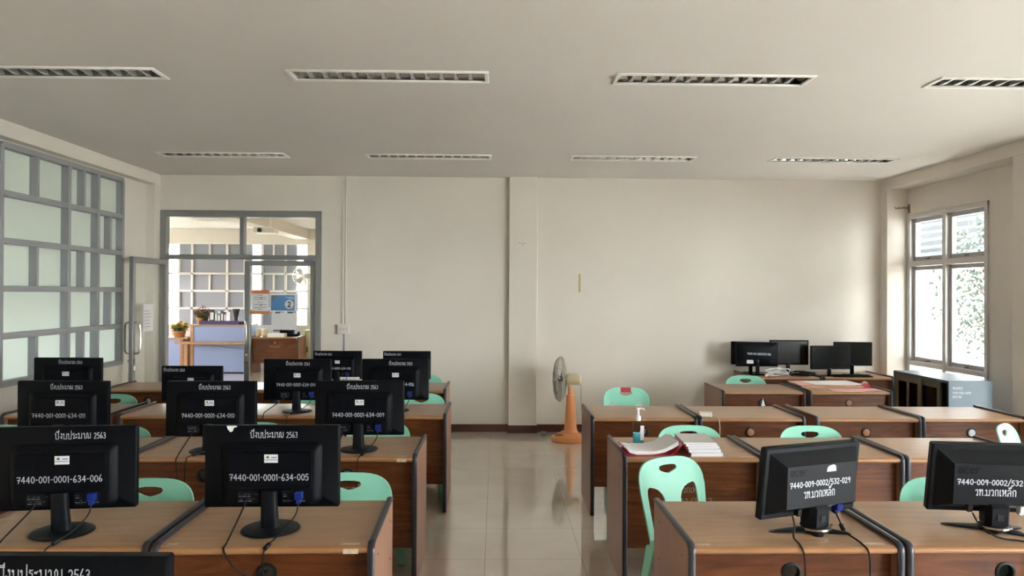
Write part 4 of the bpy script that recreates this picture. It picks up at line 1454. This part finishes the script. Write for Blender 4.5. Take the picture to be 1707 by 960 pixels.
# ================================================================== CABINET
cb = thing('steel_cabinet', 'blue grey steel cabinet with sliding glass doors below the window', 'cabinet', (4.245, 6.985, 0))
a, d, h = 0.2, 0.46, 0.88
bd = MB()
bd.box(-a, a, -d, -d + 0.02, 0, h)
bd.box(-a, a, d - 0.02, d, 0, h)
bd.box(a - 0.012, a, -d + 0.02, d - 0.02, 0, h)
bd.box(-a, a - 0.012, -d + 0.02, d - 0.02, h - 0.025, h)
bd.box(-a, a - 0.012, -d + 0.02, d - 0.02, 0, 0.07)
bd.box(-a + 0.05, a - 0.012, -d + 0.02, d - 0.02, 0.45, 0.465)
bd.build('body', m_cabinet, cb, bevel=0.003, seg=1)
for k, (y0, y1, x) in enumerate(((-0.30, 0.16, -a + 0.032), (-0.02, d - 0.022, -a + 0.012))):
    f = MB()
    z0, z1, t = 0.075, h - 0.03, 0.06
    f.box(x - 0.008, x + 0.008, y0, y0 + t, z0, z1); f.box(x - 0.008, x + 0.008, y1 - t, y1, z0, z1)
    f.box(x - 0.007, x + 0.007, y0 + t, y1 - t, z0, z0 + t); f.box(x - 0.007, x + 0.007, y0 + t, y1 - t, z1 - t, z1)
    if k == 1:
        f.box(x - 0.007, x + 0.007, 0.19, 0.23, z0 + t, z1 - t)
    fo = f.build('sliding_door', m_cabdoor, cb, bevel=0.002, seg=1)
    MB().box(x - 0.002, x + 0.002, y0 + t, y1 - t, z0 + t, z1 - t).build('pane', m_cabglass, fo)
t = MB()
write(t, 'วท.มวก.2', -0.165, h - 0.075, 0.02, -d - 0.001, 0.004, wid=0.09)
write(t, '7110-006-0001', -0.165, h - 0.115, 0.018, -d - 0.001, 0.0035, wid=0.17)
write(t, '532-102', -0.165, h - 0.15, 0.018, -d - 0.001, 0.0035, wid=0.085)
t.build('painted_letters', m_ink, cb)

# ================================================================== THINGS ON THE WINDOW SIDE DESKS
# sanitizer bottle
bt = thing('pump_bottle', 'clear pump bottle half full of blue sanitizer on the aisle desk', 'bottle', (0.885, 4.575, zt))
MB().loft([[(x, y, z) for x, y in rrect(-0.033 * k, 0.033 * k, -0.022 * k, 0.022 * k, 0.012)] for k, z in ((0.93, 0), (1, 0.006), (1, 0.115), (0.9, 0.126), (0.42, 0.135), (0.42, 0.145))]).build('bottle_body', m_clear, bt)
MB().loft([[(x, y, z) for x, y in rrect(-0.031 * k, 0.031 * k, -0.020 * k, 0.020 * k, 0.011)] for k, z in ((0.93, 0.003), (1, 0.008), (1, 0.062))]).build('gel', m_gel, bt)
p = MB()
p.lathe([(0.017, 0.138), (0.018, 0.15), (0.016, 0.166), (0.008, 0.17), (0.007, 0.205), (0.014, 0.207), (0.014, 0.217), (0.0, 0.219)], (0, 0, 0), 18)
p.tube([(0, 0, 0.212), (0.02, -0.002, 0.213), (0.036, -0.004, 0.209), (0.04, -0.004, 0.203)], 0.005, 8, r2=0.0035)
p.build('pump', m_paper, bt)
MB().box(0.010, 0.0325, -0.0232, -0.0222, 0.02, 0.11).build('label', m_paper, bt)

# open ring binder
bn = thing('ring_binder', 'open red ring binder full of papers on the aisle desk', 'binder', (0.90, 4.335, zt), R(4))
t = MB()
pr = [(-0.185, 0.034), (-0.165, 0.010), (-0.13, 0.002), (0.09, 0.002), (0.12, 0.018), (0.168, 0.066), (0.20, 0.004)]
for sgn, (y0, y1) in ((0, (-0.135, 0.135)),):
    vs, fs = [], []
    for y in (y0, y1):
        for x, z in pr:
            vs.append((x, y, z))
        for x, z in pr:
            vs.append((x, y, z + 0.003))
    n = len(pr)
    for i in range(n - 1):
        fs += [(i, i + 1, 2 * n + i + 1, 2 * n + i), (n + i, 3 * n + i, 3 * n + i + 1, n + i + 1), (i, n + i, n + i + 1, i + 1), (2 * n + i, 2 * n + i + 1, 3 * n + i + 1, 3 * n + i)]
    fs += [(0, 2 * n, 3 * n, n), (n - 1, 2 * n - 1, 4 * n - 1, 3 * n - 1)]
    t.add(vs, fs)
t.build('cover', m_red, bn)
for k in range(3):
    top = [(-0.15 + 0.004 * k, 0.034 - 0.004 * k), (-0.10, 0.024 - 0.004 * k), (0.0, 0.022 - 0.003 * k), (0.06, 0.034 - 0.004 * k), (0.11, 0.058 - 0.005 * k), (0.145, 0.079 - 0.006 * k)]
    bot = [(x, max(0.006, z - 0.010)) for x, z in top]
    ring = top + list(reversed(bot))
    MB().loft([[(x, y, z) for x, z in ring] for y in (-0.112 - 0.003 * k, 0.12)]).build('pages', m_paper, bn)
for y in (-0.05, 0.05):
    MB().tube([(-0.16 + 0.018 * math.cos(2 * PI * i / 14), y, 0.03 + 0.018 * math.sin(2 * PI * i / 14)) for i in range(14)], 0.0018, 6, closed=True).build('ring', m_chrome, bn)

# stack of books beside it
z = zt
for k, (tk, dx, dy, rz, mi, lab) in enumerate(((0.020, 0.004, -0.006, 1, 2, 'pale paperback at the bottom of the pile beside the red binder'),
                                            (0.018, -0.001, 0.004, -1, 0, 'white edged paperback second from the bottom of the pile by the binder'),
                                            (0.014, -0.013, 0.012, 2, 2, 'lilac paperback in the middle of the pile by the binder'),
                                            (0.012, -0.018, 0.016, 0, 0, 'pale paperback just under the top of the pile by the binder'),
                                            (0.010, -0.022, 0.02, -3, 1, 'grey covered paperback on top of the pile by the binder'))):
    o = thing('paperback_book', lab, 'book', (1.20 + dx, 4.33 + dy, z), R(rz), 'paperbacks piled beside the binder')
    w_, l_ = 0.092, 0.135
    MB().box(-w_ + 0.002, w_ - 0.001, -l_ + 0.001, l_ - 0.001, 0.001, tk - 0.001).build('page_block', m_paper, o)
    MB().box(-w_, w_, -l_, l_, 0, 0.001).box(-w_, w_, -l_, l_, tk - 0.001, tk).box(-w_, -w_ + 0.0015, -l_, l_, 0.001, tk - 0.001).build('cover', m_books[mi], o)
    z += tk + 0.0003

# power adapter with its cord
ad = thing('power_adapter', 'cream power adapter box with a hanging cord on the third row desk', 'adapter', (1.575, 5.53, zt), R(-12))
MB().box(-0.05, 0.05, -0.03, 0.03, 0, 0.042).build('housing', m_cream, ad, bevel=0.008, seg=2)
MB().box(-0.035, 0.035, -0.0315, -0.0298, 0.010, 0.032).build('socket_plate', m_paper, ad)
cable(ad, 'cord', [(0.05, -0.01, 0.015), (0.075, -0.03, 0.012), (0.09, -0.06, 0.004), (0.095, -0.085, -0.01), (0.10, -0.088, -0.08), (0.096, -0.084, -0.2)], 0.003, m=m_cream)

# folders on the desk beside the cabinet
o = tag(MB().box(-0.30, 0.30, -0.17, 0.17, 0, 0.028).box(-0.30, 0.30, -0.172, -0.17, 0.004, 0.03).build('folder_box', m_lightwood, loc=(3.31, 7.36, zt), rot=(0, 0, R(-3)), bevel=0.003), 'flat brown cardboard file box under the pink folders', 'box')
fz = zt + 0.0295
for k, (x, y, rz, w_, l_, tk, mm, lab) in enumerate(((3.27, 7.38, -4, 0.28, 0.16, 0.008, m_pink, 'wide pink folder lying on the brown file box'),
                                                 (3.36, 7.35, 3, 0.24, 0.15, 0.006, m_paper, 'white paper folder on top of the wide pink folder'))):
    tag(MB().box(-w_, w_, -l_, l_, 0, tk).build('folder', mm, loc=(x, y, fz), rot=(0, 0, R(rz)), bevel=0.001), lab, 'folder', 'folders on the desk beside the cabinet')
    fz += tk + 0.0004
for x, y, rz, w_, l_, tk, mm, lab in ((3.37, 7.06, -2, 0.15, 0.09, 0.006, m_pink, 'small pink folder at the front edge beside the file box'),
                                      (3.59, 7.10, 5, 0.13, 0.07, 0.005, m_pink, 'small pink folder at the cabinet end of the folder desk')):
    tag(MB().box(-w_, w_, -l_, l_, 0, tk).build('folder', mm, loc=(x, y, zt), rot=(0, 0, R(rz)), bevel=0.001), lab, 'folder', 'folders on the desk beside the cabinet')
o = thing('tape_dispenser', 'small red tape dispenser next to the pink folders', 'tape', (3.665, 7.26, zt))
MB().loft([[(x, y, zz) for x, zz in ((-0.05, 0.0), (0.05, 0.0), (0.045, 0.02), (0.012, 0.05), (-0.02, 0.05), (-0.05, 0.025))] for y in (-0.018, 0.018)]).build('body', m_red, o, bevel=0.003)
MB().lathe([(0.012, -0.012), (0.03, -0.012), (0.03, 0.012), (0.012, 0.012)], (-0.005, 0, 0.035), 20, axis='Y').build('tape_roll', m_pink, o)

# monitors at the back wall
def make_flat(wd, ht, z0, back_text=None, neck_w=0.022):
    """origin under the foot; the screen faces -Y"""
    o = thing('computer_monitor', '', 'monitor')
    hw = wd / 2
    MB().loft([[(x, y, z) for x, y in rrect(-0.10 * k, 0.10 * k, -0.085 * k, 0.075 * k, 0.03)] for k, z in ((1, 0), (1, 0.006), (0.8, 0.012))]).build('base', m_screen, o)
    MB().loft([[(x, y, z) for x, y in rrect(-neck_w, neck_w, 0.012 + dy, 0.032 + dy, 0.006)] for dy, z in ((0, 0.010), (0.004, z0 + 0.08))]).build('neck', m_screen, o)
    cs = MB()
    cs.loft([rr_ring(-hw, hw, z0, z0 + ht, 0.006, -0.012), rr_ring(-hw, hw, z0, z0 + ht, 0.006, 0.008), rr_ring(-hw + 0.02, hw - 0.02, z0 + 0.02, z0 + ht - 0.02, 0.02, 0.020), rr_ring(-hw * 0.6, hw * 0.6, z0 + 0.03, z0 + ht * 0.75, 0.02, 0.035)])
    cs.build('casing', m_black, o)
    MB().box(-hw + 0.012, hw - 0.012, -0.0128, -0.0118, z0 + 0.02, z0 + ht - 0.012).build('screen', m_screen, o)
    MB().box(-0.014, 0.014, -0.0132, -0.0122, z0 + 0.007, z0 + 0.012).build('logo_plate', m_signgrey, o)
    if back_text:
        t = MB()
        write(t, back_text, -0.12, z0 + ht * 0.5, 0.024, 0, 0.004, wid=0.27, slope=-0.03)
        t.v = [(-x, 0.0372 - y, z) for x, y, z in t.v]
        t.build('painted_letters', m_ink, o)
        q = MB().box(0.05, 0.125, 0.0352, 0.0365, z0 + 0.035, z0 + 0.075)
        q.build('sticker', m_paper, o)
    return o


GB = 'black monitors lined up at the back wall'
m = put(make_flat(0.475, 0.272, 0.098, '7440-001-0001/532-006'), 2.985, 8.40, 178, 'black monitor showing its back with a white code, at the back wall', GB)
m = put(make_flat(0.44, 0.27, 0.095), 2.985, 8.615, 164, 'black monitor hidden behind the one showing its back', GB)
m = put(make_flat(0.445, 0.285, 0.11), 3.385, 8.48, -2, 'black screen standing highest of the back wall monitors', GB)
m = put(make_flat(0.47, 0.268, 0.075), 3.80, 8.33, 4, 'black screen overlapping its neighbours before the back wall corner', GB)
m = put(make_flat(0.43, 0.275, 0.10), 4.14, 8.50, -6, 'greyish black screen in the corner below the window', GB)

kb = thing('keyboard', 'thin black keyboard lying before the back wall screens', 'keyboard', (4.0, 8.25, zt), R(-3))
MB().add([(-0.22, -0.065, 0), (0.22, -0.065, 0), (0.22, 0.065, 0), (-0.22, 0.065, 0), (-0.22, -0.065, 0.010), (0.22, -0.065, 0.010), (0.22, 0.065, 0.020), (-0.22, 0.065, 0.020)],
         [(0, 3, 2, 1), (4, 5, 6, 7), (0, 1, 5, 4), (1, 2, 6, 5), (2, 3, 7, 6), (3, 0, 4, 7)]).build('body', m_black2, kb, bevel=0.003)
kk = MB()
for r_ in range(5):
    for c_ in range(20):
        x, y = -0.21 + c_ * 0.021, -0.055 + r_ * 0.022
        z_ = 0.0105 + (y + 0.065) / 0.13 * 0.010
        kk.box(x, x + 0.018, y, y + 0.018, z_ - 0.001, z_ + 0.004)
kk.build('keys', m_black, kb, smooth=False)


def tangle(name, x0, x1, y0, y1, m, seed, label, r=0.0032, n=15, zz=0.085):
    rn = random.Random(seed)
    pts = [(rn.uniform(x0, x1), rn.uniform(y0, y1), zt + 0.004 + abs(rn.gauss(0, 0.5)) * zz) for _ in range(n)]
    pts = [(a, b, min(c, zt + zz)) for a, b, c in pts]
    pts[0] = (x0, y0, zt + 0.004); pts[-1] = (x1, y1, zt + 0.004)
    pp = [Vector((p.x, p.y, max(p.z, zt + r))) for p in smooth_path(pts, 6)]
    tag(MB().tube(pp, r, 6).build(name, m), label, 'cable')


tangle('cable_tangle', 3.02, 3.32, 8.22, 8.33, m_paper, 5, 'tangled white cable on the back wall desk', 0.0060)
tangle('cable_tangle', 3.33, 3.62, 8.23, 8.31, m_rubber, 9, 'tangled black cable beside the white one on the back wall desk', 0.006, zz=0.06)

# ================================================================== ON THE WALLS
cd = thing('wall_conduit', 'white cable trunking running down the back wall to an outlet', 'conduit', (-1.79, YB, 0))
MB().box(-0.028, -0.006, -0.014, 0, 1.27, H - 0.001).box(0.006, 0.018, -0.012, 0, 1.27, H - 0.001).build('trunking', m_wall, cd, bevel=0.002, seg=1)
ob = MB().box(-0.075, 0.062, -0.04, 0, 1.15, 1.268).build('outlet_box', m_wall, cd, bevel=0.004)
q = MB()
for x in (-0.045, -0.004, 0.03):
    q.box(x - 0.004, x - 0.001, -0.0412, -0.0395, 1.20, 1.215).box(x + 0.005, x + 0.008, -0.0412, -0.0395, 1.20, 1.215)
q.build('outlet_slots', m_trim, ob)
MB().tube([(0.0, -0.006, 1.15), (0.0, -0.006, 0.6), (0.0, -0.006, 0.1)], 0.005, 8).build('lead', m_signgrey, cd)

tag(MB().box(-0.011, 0.011, -0.0012, 0, 0, 0.215).build('tape_strip', m_tape, loc=(0.992, YB, 1.658)), 'short vertical strip of yellowed tape on the back wall', 'tape')
q = MB()
for x, z, r_ in ((-0.03, 0.012, 0.006), (0.0, 0.0, 0.007), (0.012, -0.02, 0.005), (0.03, 0.008, 0.006)):
    q.lathe([(r_, 0), (r_, 0.001)], (x, 0, z), 10, axis='Y')
tag(q.build('wall_stain', m_brownmark, loc=(0.305, YB - 0.0755, 2.225)), 'cluster of small brown marks on the wall pillar', 'stain')
sw = MB().box(-0.006, 0, -0.04, 0.04, 0, 0.12)
tag(sw.build('wall_socket', m_wall, loc=(XL + 0.006, 8.28, 0.62), bevel=0.003), 'small white socket box on the wall beside the open door leaf', 'socket')

br = thing('curtain_bracket', 'small brass curtain rod bracket above the window frame', 'bracket', (XR, 8.60, 2.66))
MB().box(-0.008, 0, -0.02, 0.02, -0.05, 0.05).build('plate', m_brownmark, br, bevel=0.002)
MB().tube(smooth_path([(-0.005, 0, 0.0), (-0.06, 0, 0.012), (-0.12, 0, 0.005), (-0.15, 0, 0.0)], 4), 0.007, 8).tube(smooth_path([(-0.005, 0, 0.035), (-0.03, 0, 0.01), (-0.06, 0, 0.008)], 4), 0.005, 8).build('arm', m_brownmark, br)
MB().tube([(-0.15 + 0.022 * math.cos(R(a)), 0, 0.02 + 0.022 * math.sin(R(a))) for a in range(-180, 1, 20)], 0.006, 8).build('cup', m_brownmark, br)

# notices stuck on the closed leaf
yd = YB + 0.04 - 0.0045
o = thing('notice_sheet', 'white notice with orange bars on the closed glass door', 'notice', (-2.79, yd, 1.375))
MB().box(-0.10, 0.10, -0.0012, 0, 0, 0.29).build('sheet', m_paper, o)
MB().box(-0.11, 0.11, -0.0022, -0.0012, 0.245, 0.29).box(-0.12, 0.11, -0.0022, -0.0012, 0.0, 0.04).build('printed_bars', m_orangebar, o)
q = MB()
for k, z in enumerate((0.225, 0.20, 0.175, 0.14, 0.115, 0.08, 0.06)):
    l = 0.075 if k % 3 else 0.03
    q.box(-l, l, -0.0018, -0.0012, z, z + 0.006)
for z in (0.185, 0.095):
    q.lathe([(0.010, 0.0), (0.010, 0.0008)], (0.012, -0.0012, z + 0.01), 10, axis='Y')
q.build('printed_lines', m_signgrey, o)
o = thing('room_sign', 'blue sign with a number 2 in a white circle on the closed glass door', 'sign', (-2.51, yd, 1.41))
MB().box(-0.165, 0.165, -0.0015, 0, 0, 0.215).build('board', m_paper, o)
MB().box(-0.155, 0.125, -0.0022, -0.0015, 0.012, 0.195).build('blue_field', m_signblue, o)
MB().add([(-0.155, -0.0026, 0.195), (-0.155, -0.0026, 0.11), (-0.06, -0.0026, 0.195)], [(0, 1, 2)]).build('grey_corner', m_signgrey, o)
MB().lathe([(0.052, 0.0), (0.052, 0.0006)], (0.062, -0.0024, 0.085), 28, axis='Y').build('white_disc', m_paper, o)
q = MB()
write(q, '2', 0.043, 0.055, 0.06, -0.0036, 0.013, wid=0.045, jit=0)
q.build('number', m_trim, o)
q = MB()
for z, l in ((0.165, 0.10), (0.15, 0.06)):
    q.box(0.115 - l, 0.115, -0.0027, -0.0023, z, z + 0.006)
q.build('printed_lines', m_paper, o)
o = thing('notice_sheet', 'plain white paper below the number sign on the closed glass door', 'notice', (-2.505, yd, 1.195))
MB().box(-0.152, 0.152, -0.0012, 0, 0, 0.203).build('sheet', m_paper, o)
MB().box(-0.11, -0.05, -0.002, -0.001, 0.195, 0.208).box(0.04, 0.1, -0.002, -0.001, 0.195, 0.208).build('tape', m_trim, o)
o = thing('notice_sheet', 'white paper taped on the open glass door leaf', 'notice', (-3.857, 8.29, 1.20))
MB().box(0, 0.0012, -0.115, 0.115, 0, 0.30).build('sheet', m_paper, o)
q = MB()
for k in range(6):
    q.box(0.0012, 0.0018, -0.09, 0.07 - 0.02 * (k % 3), 0.05 + 0.035 * k, 0.055 + 0.035 * k)
q.build('printed_lines', m_signgrey, o)

# ================================================================== FURNITURE OF THE OFFICE
ct = thing('office_counter', 'pale blue office counter with wooden edges beyond the doorway', 'counter', (-5.55, 15.25, 0))
MB().box(-0.52, 0.60, -0.25, 0.25, 0.02, 0.945).build('body', m_counter, ct, bevel=0.003)
MB().box(-0.60, 0.60, -0.28, 0.28, 0.945, 0.975).build('counter_top', m_lightwood, ct, bevel=0.003)
MB().box(-0.585, -0.52, -0.262, 0.25, 0, 0.945).build('corner_post', m_lightwood, ct, bevel=0.003)
MB().box(-0.80, 0.60, -0.50, -0.251, 0.595, 0.635).build('writing_ledge', m_lightwood, ct, bevel=0.004)
MB().box(-0.70, -0.62, -0.30, -0.25, 0, 0.595).build('ledge_leg', m_lightwood, ct, bevel=0.003)
MB().tube(smooth_path([(-0.2, -0.256, 0.57), (0.1, -0.258, 0.52), (0.55, -0.256, 0.47)], 5), 0.005, 6).build('loose_cable', m_signgrey, ct)
ct = thing('office_desk', 'low pale blue desk with a wooden top at the end of the office counter', 'desk', (-6.80, 15.28, 0))
MB().box(-0.45, 0.44, -0.22, 0.25, 0.02, 0.675).build('body', m_counter, ct, bevel=0.003)
MB().box(-0.47, 0.60, -0.26, 0.28, 0.675, 0.71).build('desk_top', m_lightwood, ct, bevel=0.003)
MB().box(0.44, 0.50, -0.23, 0.25, 0, 0.675).build('corner_post', m_lightwood, ct, bevel=0.003)

od = make_desk(0.96)
od['label'] = 'brown desk seen through the closed glass door, piled with office things'
od.location = (-4.46, 15.3, 0)
desk_letters(od, m_cap_brown)


def flowers(name, label, loc, mflower, n, seed, basket_r=0.12):
    o = thing(name, label, 'flowers', loc)
    MB().lathe([(basket_r * 0.75, 0), (basket_r, 0.12), (basket_r * 1.02, 0.13), (basket_r * 0.9, 0.13), (basket_r * 0.7, 0.03)], (0, 0, 0), 18).build('basket', m_wicker, o)
    rn = random.Random(seed)
    fl, st = MB(), MB()
    for k in range(n):
        a, r_ = rn.uniform(0, 2 * PI), basket_r * 1.25 * math.sqrt(rn.random())
        h_ = 0.17 + rn.random() * 0.17 * (1.3 - r_ / basket_r * 0.6)
        p = Vector((r_ * math.cos(a), r_ * math.sin(a), h_))
        st.tube([(p.x * 0.4, p.y * 0.4, 0.1), p], 0.004, 5)
        for j in range(6):
            b_ = j * PI / 3
            d_ = Vector((math.cos(b_), math.sin(b_), 0.3)) * 0.055
            s_ = Vector((-math.sin(b_), math.cos(b_), 0)) * 0.026
            fl.add([p, p + d_ * 0.6 + s_, p + d_, p + d_ * 0.6 - s_], [(0, 1, 2, 3)])
        for j in range(2):
            b_ = rn.uniform(0, 2 * PI)
            d_ = Vector((math.cos(b_), math.sin(b_), 0.2)) * 0.07
            s_ = Vector((-math.sin(b_), math.cos(b_), 0)) * 0.018
            q_ = p - Vector((0, 0, 0.05))
            st.add([q_, q_ + d_ * 0.5 + s_, q_ + d_, q_ + d_ * 0.5 - s_], [(0, 1, 2, 3)])
    fl.build('blossoms', mflower, o, smooth=False)
    st.build('stems', m_leaf, o, smooth=False)


flowers('flower_basket', 'basket of rust coloured flowers on top of the office counter', (-5.98, 15.2, 0.9755), m_rust, 60, 1)
flowers('flower_basket', 'basket of yellow flowers on the low desk beyond the doorway', (-6.42, 15.15, 0.7105), m_yellow, 75, 2, 0.13)
x = -5.80
for k, (tk, hh, mi, lab) in enumerate(((0.11, 0.30, 0, 'wide black file at the flower end of the counter row'), (0.05, 0.26, 1, 'thin green file beside the wide black file'), (0.06, 0.22, 1, 'short green file in the middle of the counter row'),
                                   (0.06, 0.27, 2, 'plum file next to the green files on the counter'), (0.05, 0.25, 2, 'thin plum file at the end of the counter row'))):
    o = thing('file_binder', lab, 'file', (x + tk / 2, 15.2, 0.9755), 0, 'files standing on the office counter')
    MB().box(-tk / 2, tk / 2 - 0.002, -0.11, 0.11, 0, hh).build('cover', m_file[mi], o, bevel=0.003)
    MB().box(-tk * 0.3, tk * 0.3, -0.1112, -0.1098, hh * 0.3, hh * 0.8).build('spine_label', m_paper, o)
    x += tk + 0.003
tag(MB().loft([[(a_ * 0.40, b_ * 0.09, z) for a_, b_ in ((-1, -1), (1, -1), (1, 1), (-1, 1))] for z in (0, 0.07)]).build('paper_tray', m_file[3], loc=(-5.56, 14.98 + 0.09, 0.9755), bevel=0.004), 'long navy tray in front of the files on the counter', 'tray')
tag(MB().lathe([(0.055, 0), (0.06, 0.01), (0.035, 0.10), (0.06, 0.24), (0.075, 0.31), (0.06, 0.31), (0.03, 0.12)], (0, 0, 0), 20).build('flared_vase', m_file[0], loc=(-5.30, 15.22, 0.9755)), 'black flared vase at the end of the counter', 'vase')
tag(MB().box(-0.1, 0.1, -0.05, 0.05, 0, 0.06).build('paper_box', m_file[2], loc=(-5.08, 15.1, 0.9755), bevel=0.004), 'small dark box on the counter beside the closed door stile', 'box')
for k, (x, lab) in enumerate(((-4.83, 'cream ribbed jar on the office desk, beside the door stile'), (-4.70, 'cream ribbed jar on the office desk, beside the white paper'))):
    tag(MB().lathe([(0.04, 0), (0.066, 0.03), (0.07, 0.09), (0.062, 0.14), (0.03, 0.165), (0.0, 0.17)], (0, 0, 0), 20).build('jar', m_cream, loc=(x, 15.14, zt)), lab, 'jar', 'cream jars on the office desk')
tag(MB().box(-0.17, 0.17, -0.1, 0.1, 0, 0.075).build('paper_stack', m_paper, loc=(-4.44, 15.12, zt), bevel=0.004), 'stack of white paper on the office desk behind the glass door', 'paper')
o = thing('telephone', 'dark grey office telephone on the desk behind the glass door', 'telephone', (-4.28, 15.38, zt))
MB().loft([[(-0.2, -0.12, 0), (0.2, -0.12, 0), (0.2, 0.14, 0), (-0.2, 0.14, 0)], [(-0.19, -0.1, 0.05), (0.19, -0.1, 0.05), (0.19, 0.13, 0.12), (-0.19, 0.13, 0.12)]]).build('body', m_black2, o, bevel=0.008)
MB().tube(smooth_path([(-0.14, -0.06, 0.10), (-0.14, 0.0, 0.15), (-0.14, 0.1, 0.16)], 4), 0.026, 10).build('handset', m_black2, o)
o = thing('computer_monitor', 'grey backed monitor on the office desk behind the paper notices', 'monitor', (-4.42, 15.52, zt), 0)
MB().box(-0.1, 0.1, -0.07, 0.07, 0, 0.02).build('base', m_black2, o, bevel=0.004)
MB().box(-0.03, 0.03, -0.015, 0.015, 0.02, 0.15).build('neck', m_black2, o, bevel=0.004)
MB().loft([rr_ring(-0.22, 0.22, 0.09, 0.38, 0.01, 0.03), rr_ring(-0.22, 0.22, 0.09, 0.38, 0.01, 0.0), rr_ring(-0.14, 0.14, 0.13, 0.33, 0.01, -0.05)]).build('casing', m_signgrey, o)
cab = thing('green_cupboard', 'pale green cupboard at the far end of the office behind the glass door', 'cupboard', (-3.86, 15.75, 0))
MB().box(-0.13, 0.2, -0.2, 0.3, 0, 0.84).build('body', m_greencard, cab, bevel=0.006)
MB().box(-0.1, 0.17, -0.215, -0.2, 0.05, 0.8).build('door', m_cream, cab, bevel=0.004)
MB().box(-0.085, -0.065, -0.235, -0.215, 0.38, 0.5).build('handle', m_trim, cab, bevel=0.003)

# wall fan on the far wall and the ceiling projector
wf = thing('wall_fan', 'white wall fan high on the far wall of the office', 'fan', (-4.13, Y2 - 0.12, 1.98))
mb = MB()
for i in range(24):
    a = 2 * PI * i / 24
    mb.tube([(0.03 * math.cos(a), -0.16, 0.03 * math.sin(a)), (0.14 * math.cos(a), -0.155, 0.14 * math.sin(a)), (0.21 * math.cos(a), -0.11, 0.21 * math.sin(a)), (0.14 * math.cos(a), -0.05, 0.14 * math.sin(a))], 0.0025, 4)
mb.tube([(0.21 * math.cos(2 * PI * i / 32), -0.11, 0.21 * math.sin(2 * PI * i / 32)) for i in range(32)], 0.006, 6, closed=True)
mb.build('guard', m_lampw, wf)
for k in range(3):
    a0 = k * 2 * PI / 3
    b = MB()
    b.prism([(0.03, -0.03), (0.12, -0.07), (0.18, -0.03), (0.18, 0.05), (0.1, 0.05), (0.03, 0.03)], [], lambda u, v: (u * math.cos(a0) - v * math.sin(a0), -0.115 + v * 0.25, u * math.sin(a0) + v * math.cos(a0)), lambda u, v: (u * math.cos(a0) - v * math.sin(a0), -0.111 + v * 0.25, u * math.sin(a0) + v * math.cos(a0)))
    b.build('blade', m_blade, wf)
MB().lathe([(0.045, -0.06), (0.06, -0.04), (0.06, 0.04), (0.03, 0.06)], (0, -0.03, 0), 18, axis='Y').box(-0.03, 0.03, 0.0, 0.12, -0.2, -0.02).build('motor', m_lampw, wf)
pj = thing('projector', 'white projector hanging from the office ceiling beyond the transom', 'projector', (-3.56, 11.5, 2.54))
MB().box(-0.16, 0.16, -0.12, 0.12, 0, 0.09).build('body', m_lampw, pj, bevel=0.012)
MB().tube([(0.08, 0, 0.09), (0.08, 0, 0.449)], 0.018, 10).build('pole', m_lampw, pj)
MB().lathe([(0.035, 0.0), (0.035, 0.02), (0.028, 0.025)], (-0.06, -0.118, 0.045), 16, axis='Y').build('lens', m_trim, pj)
for k, (x, y, lab) in enumerate(((-5.0, 13.9, 'white ceiling lamp in the office, beyond both transom panes'), (-5.15, 10.9, 'white ceiling lamp in the office close above the doorway'), (-6.95, 13.9, 'white ceiling lamp in the office by the hinge side of the transom'))):
    o = thing('office_lamp', lab, 'lamp', (x, y, 2.99), 0, 'lamps in the office ceiling')
    MB().box(-0.62, 0.62, -0.1, 0.1, -0.02, 0).build('frame', m_lampw, o, bevel=0.003)
    q = MB()
    for j in range(12):
        q.box(-0.57 + j * 0.097, -0.51 + j * 0.097, -0.08, 0.08, -0.026, -0.021)
    q.build('louver', m_louv, o)
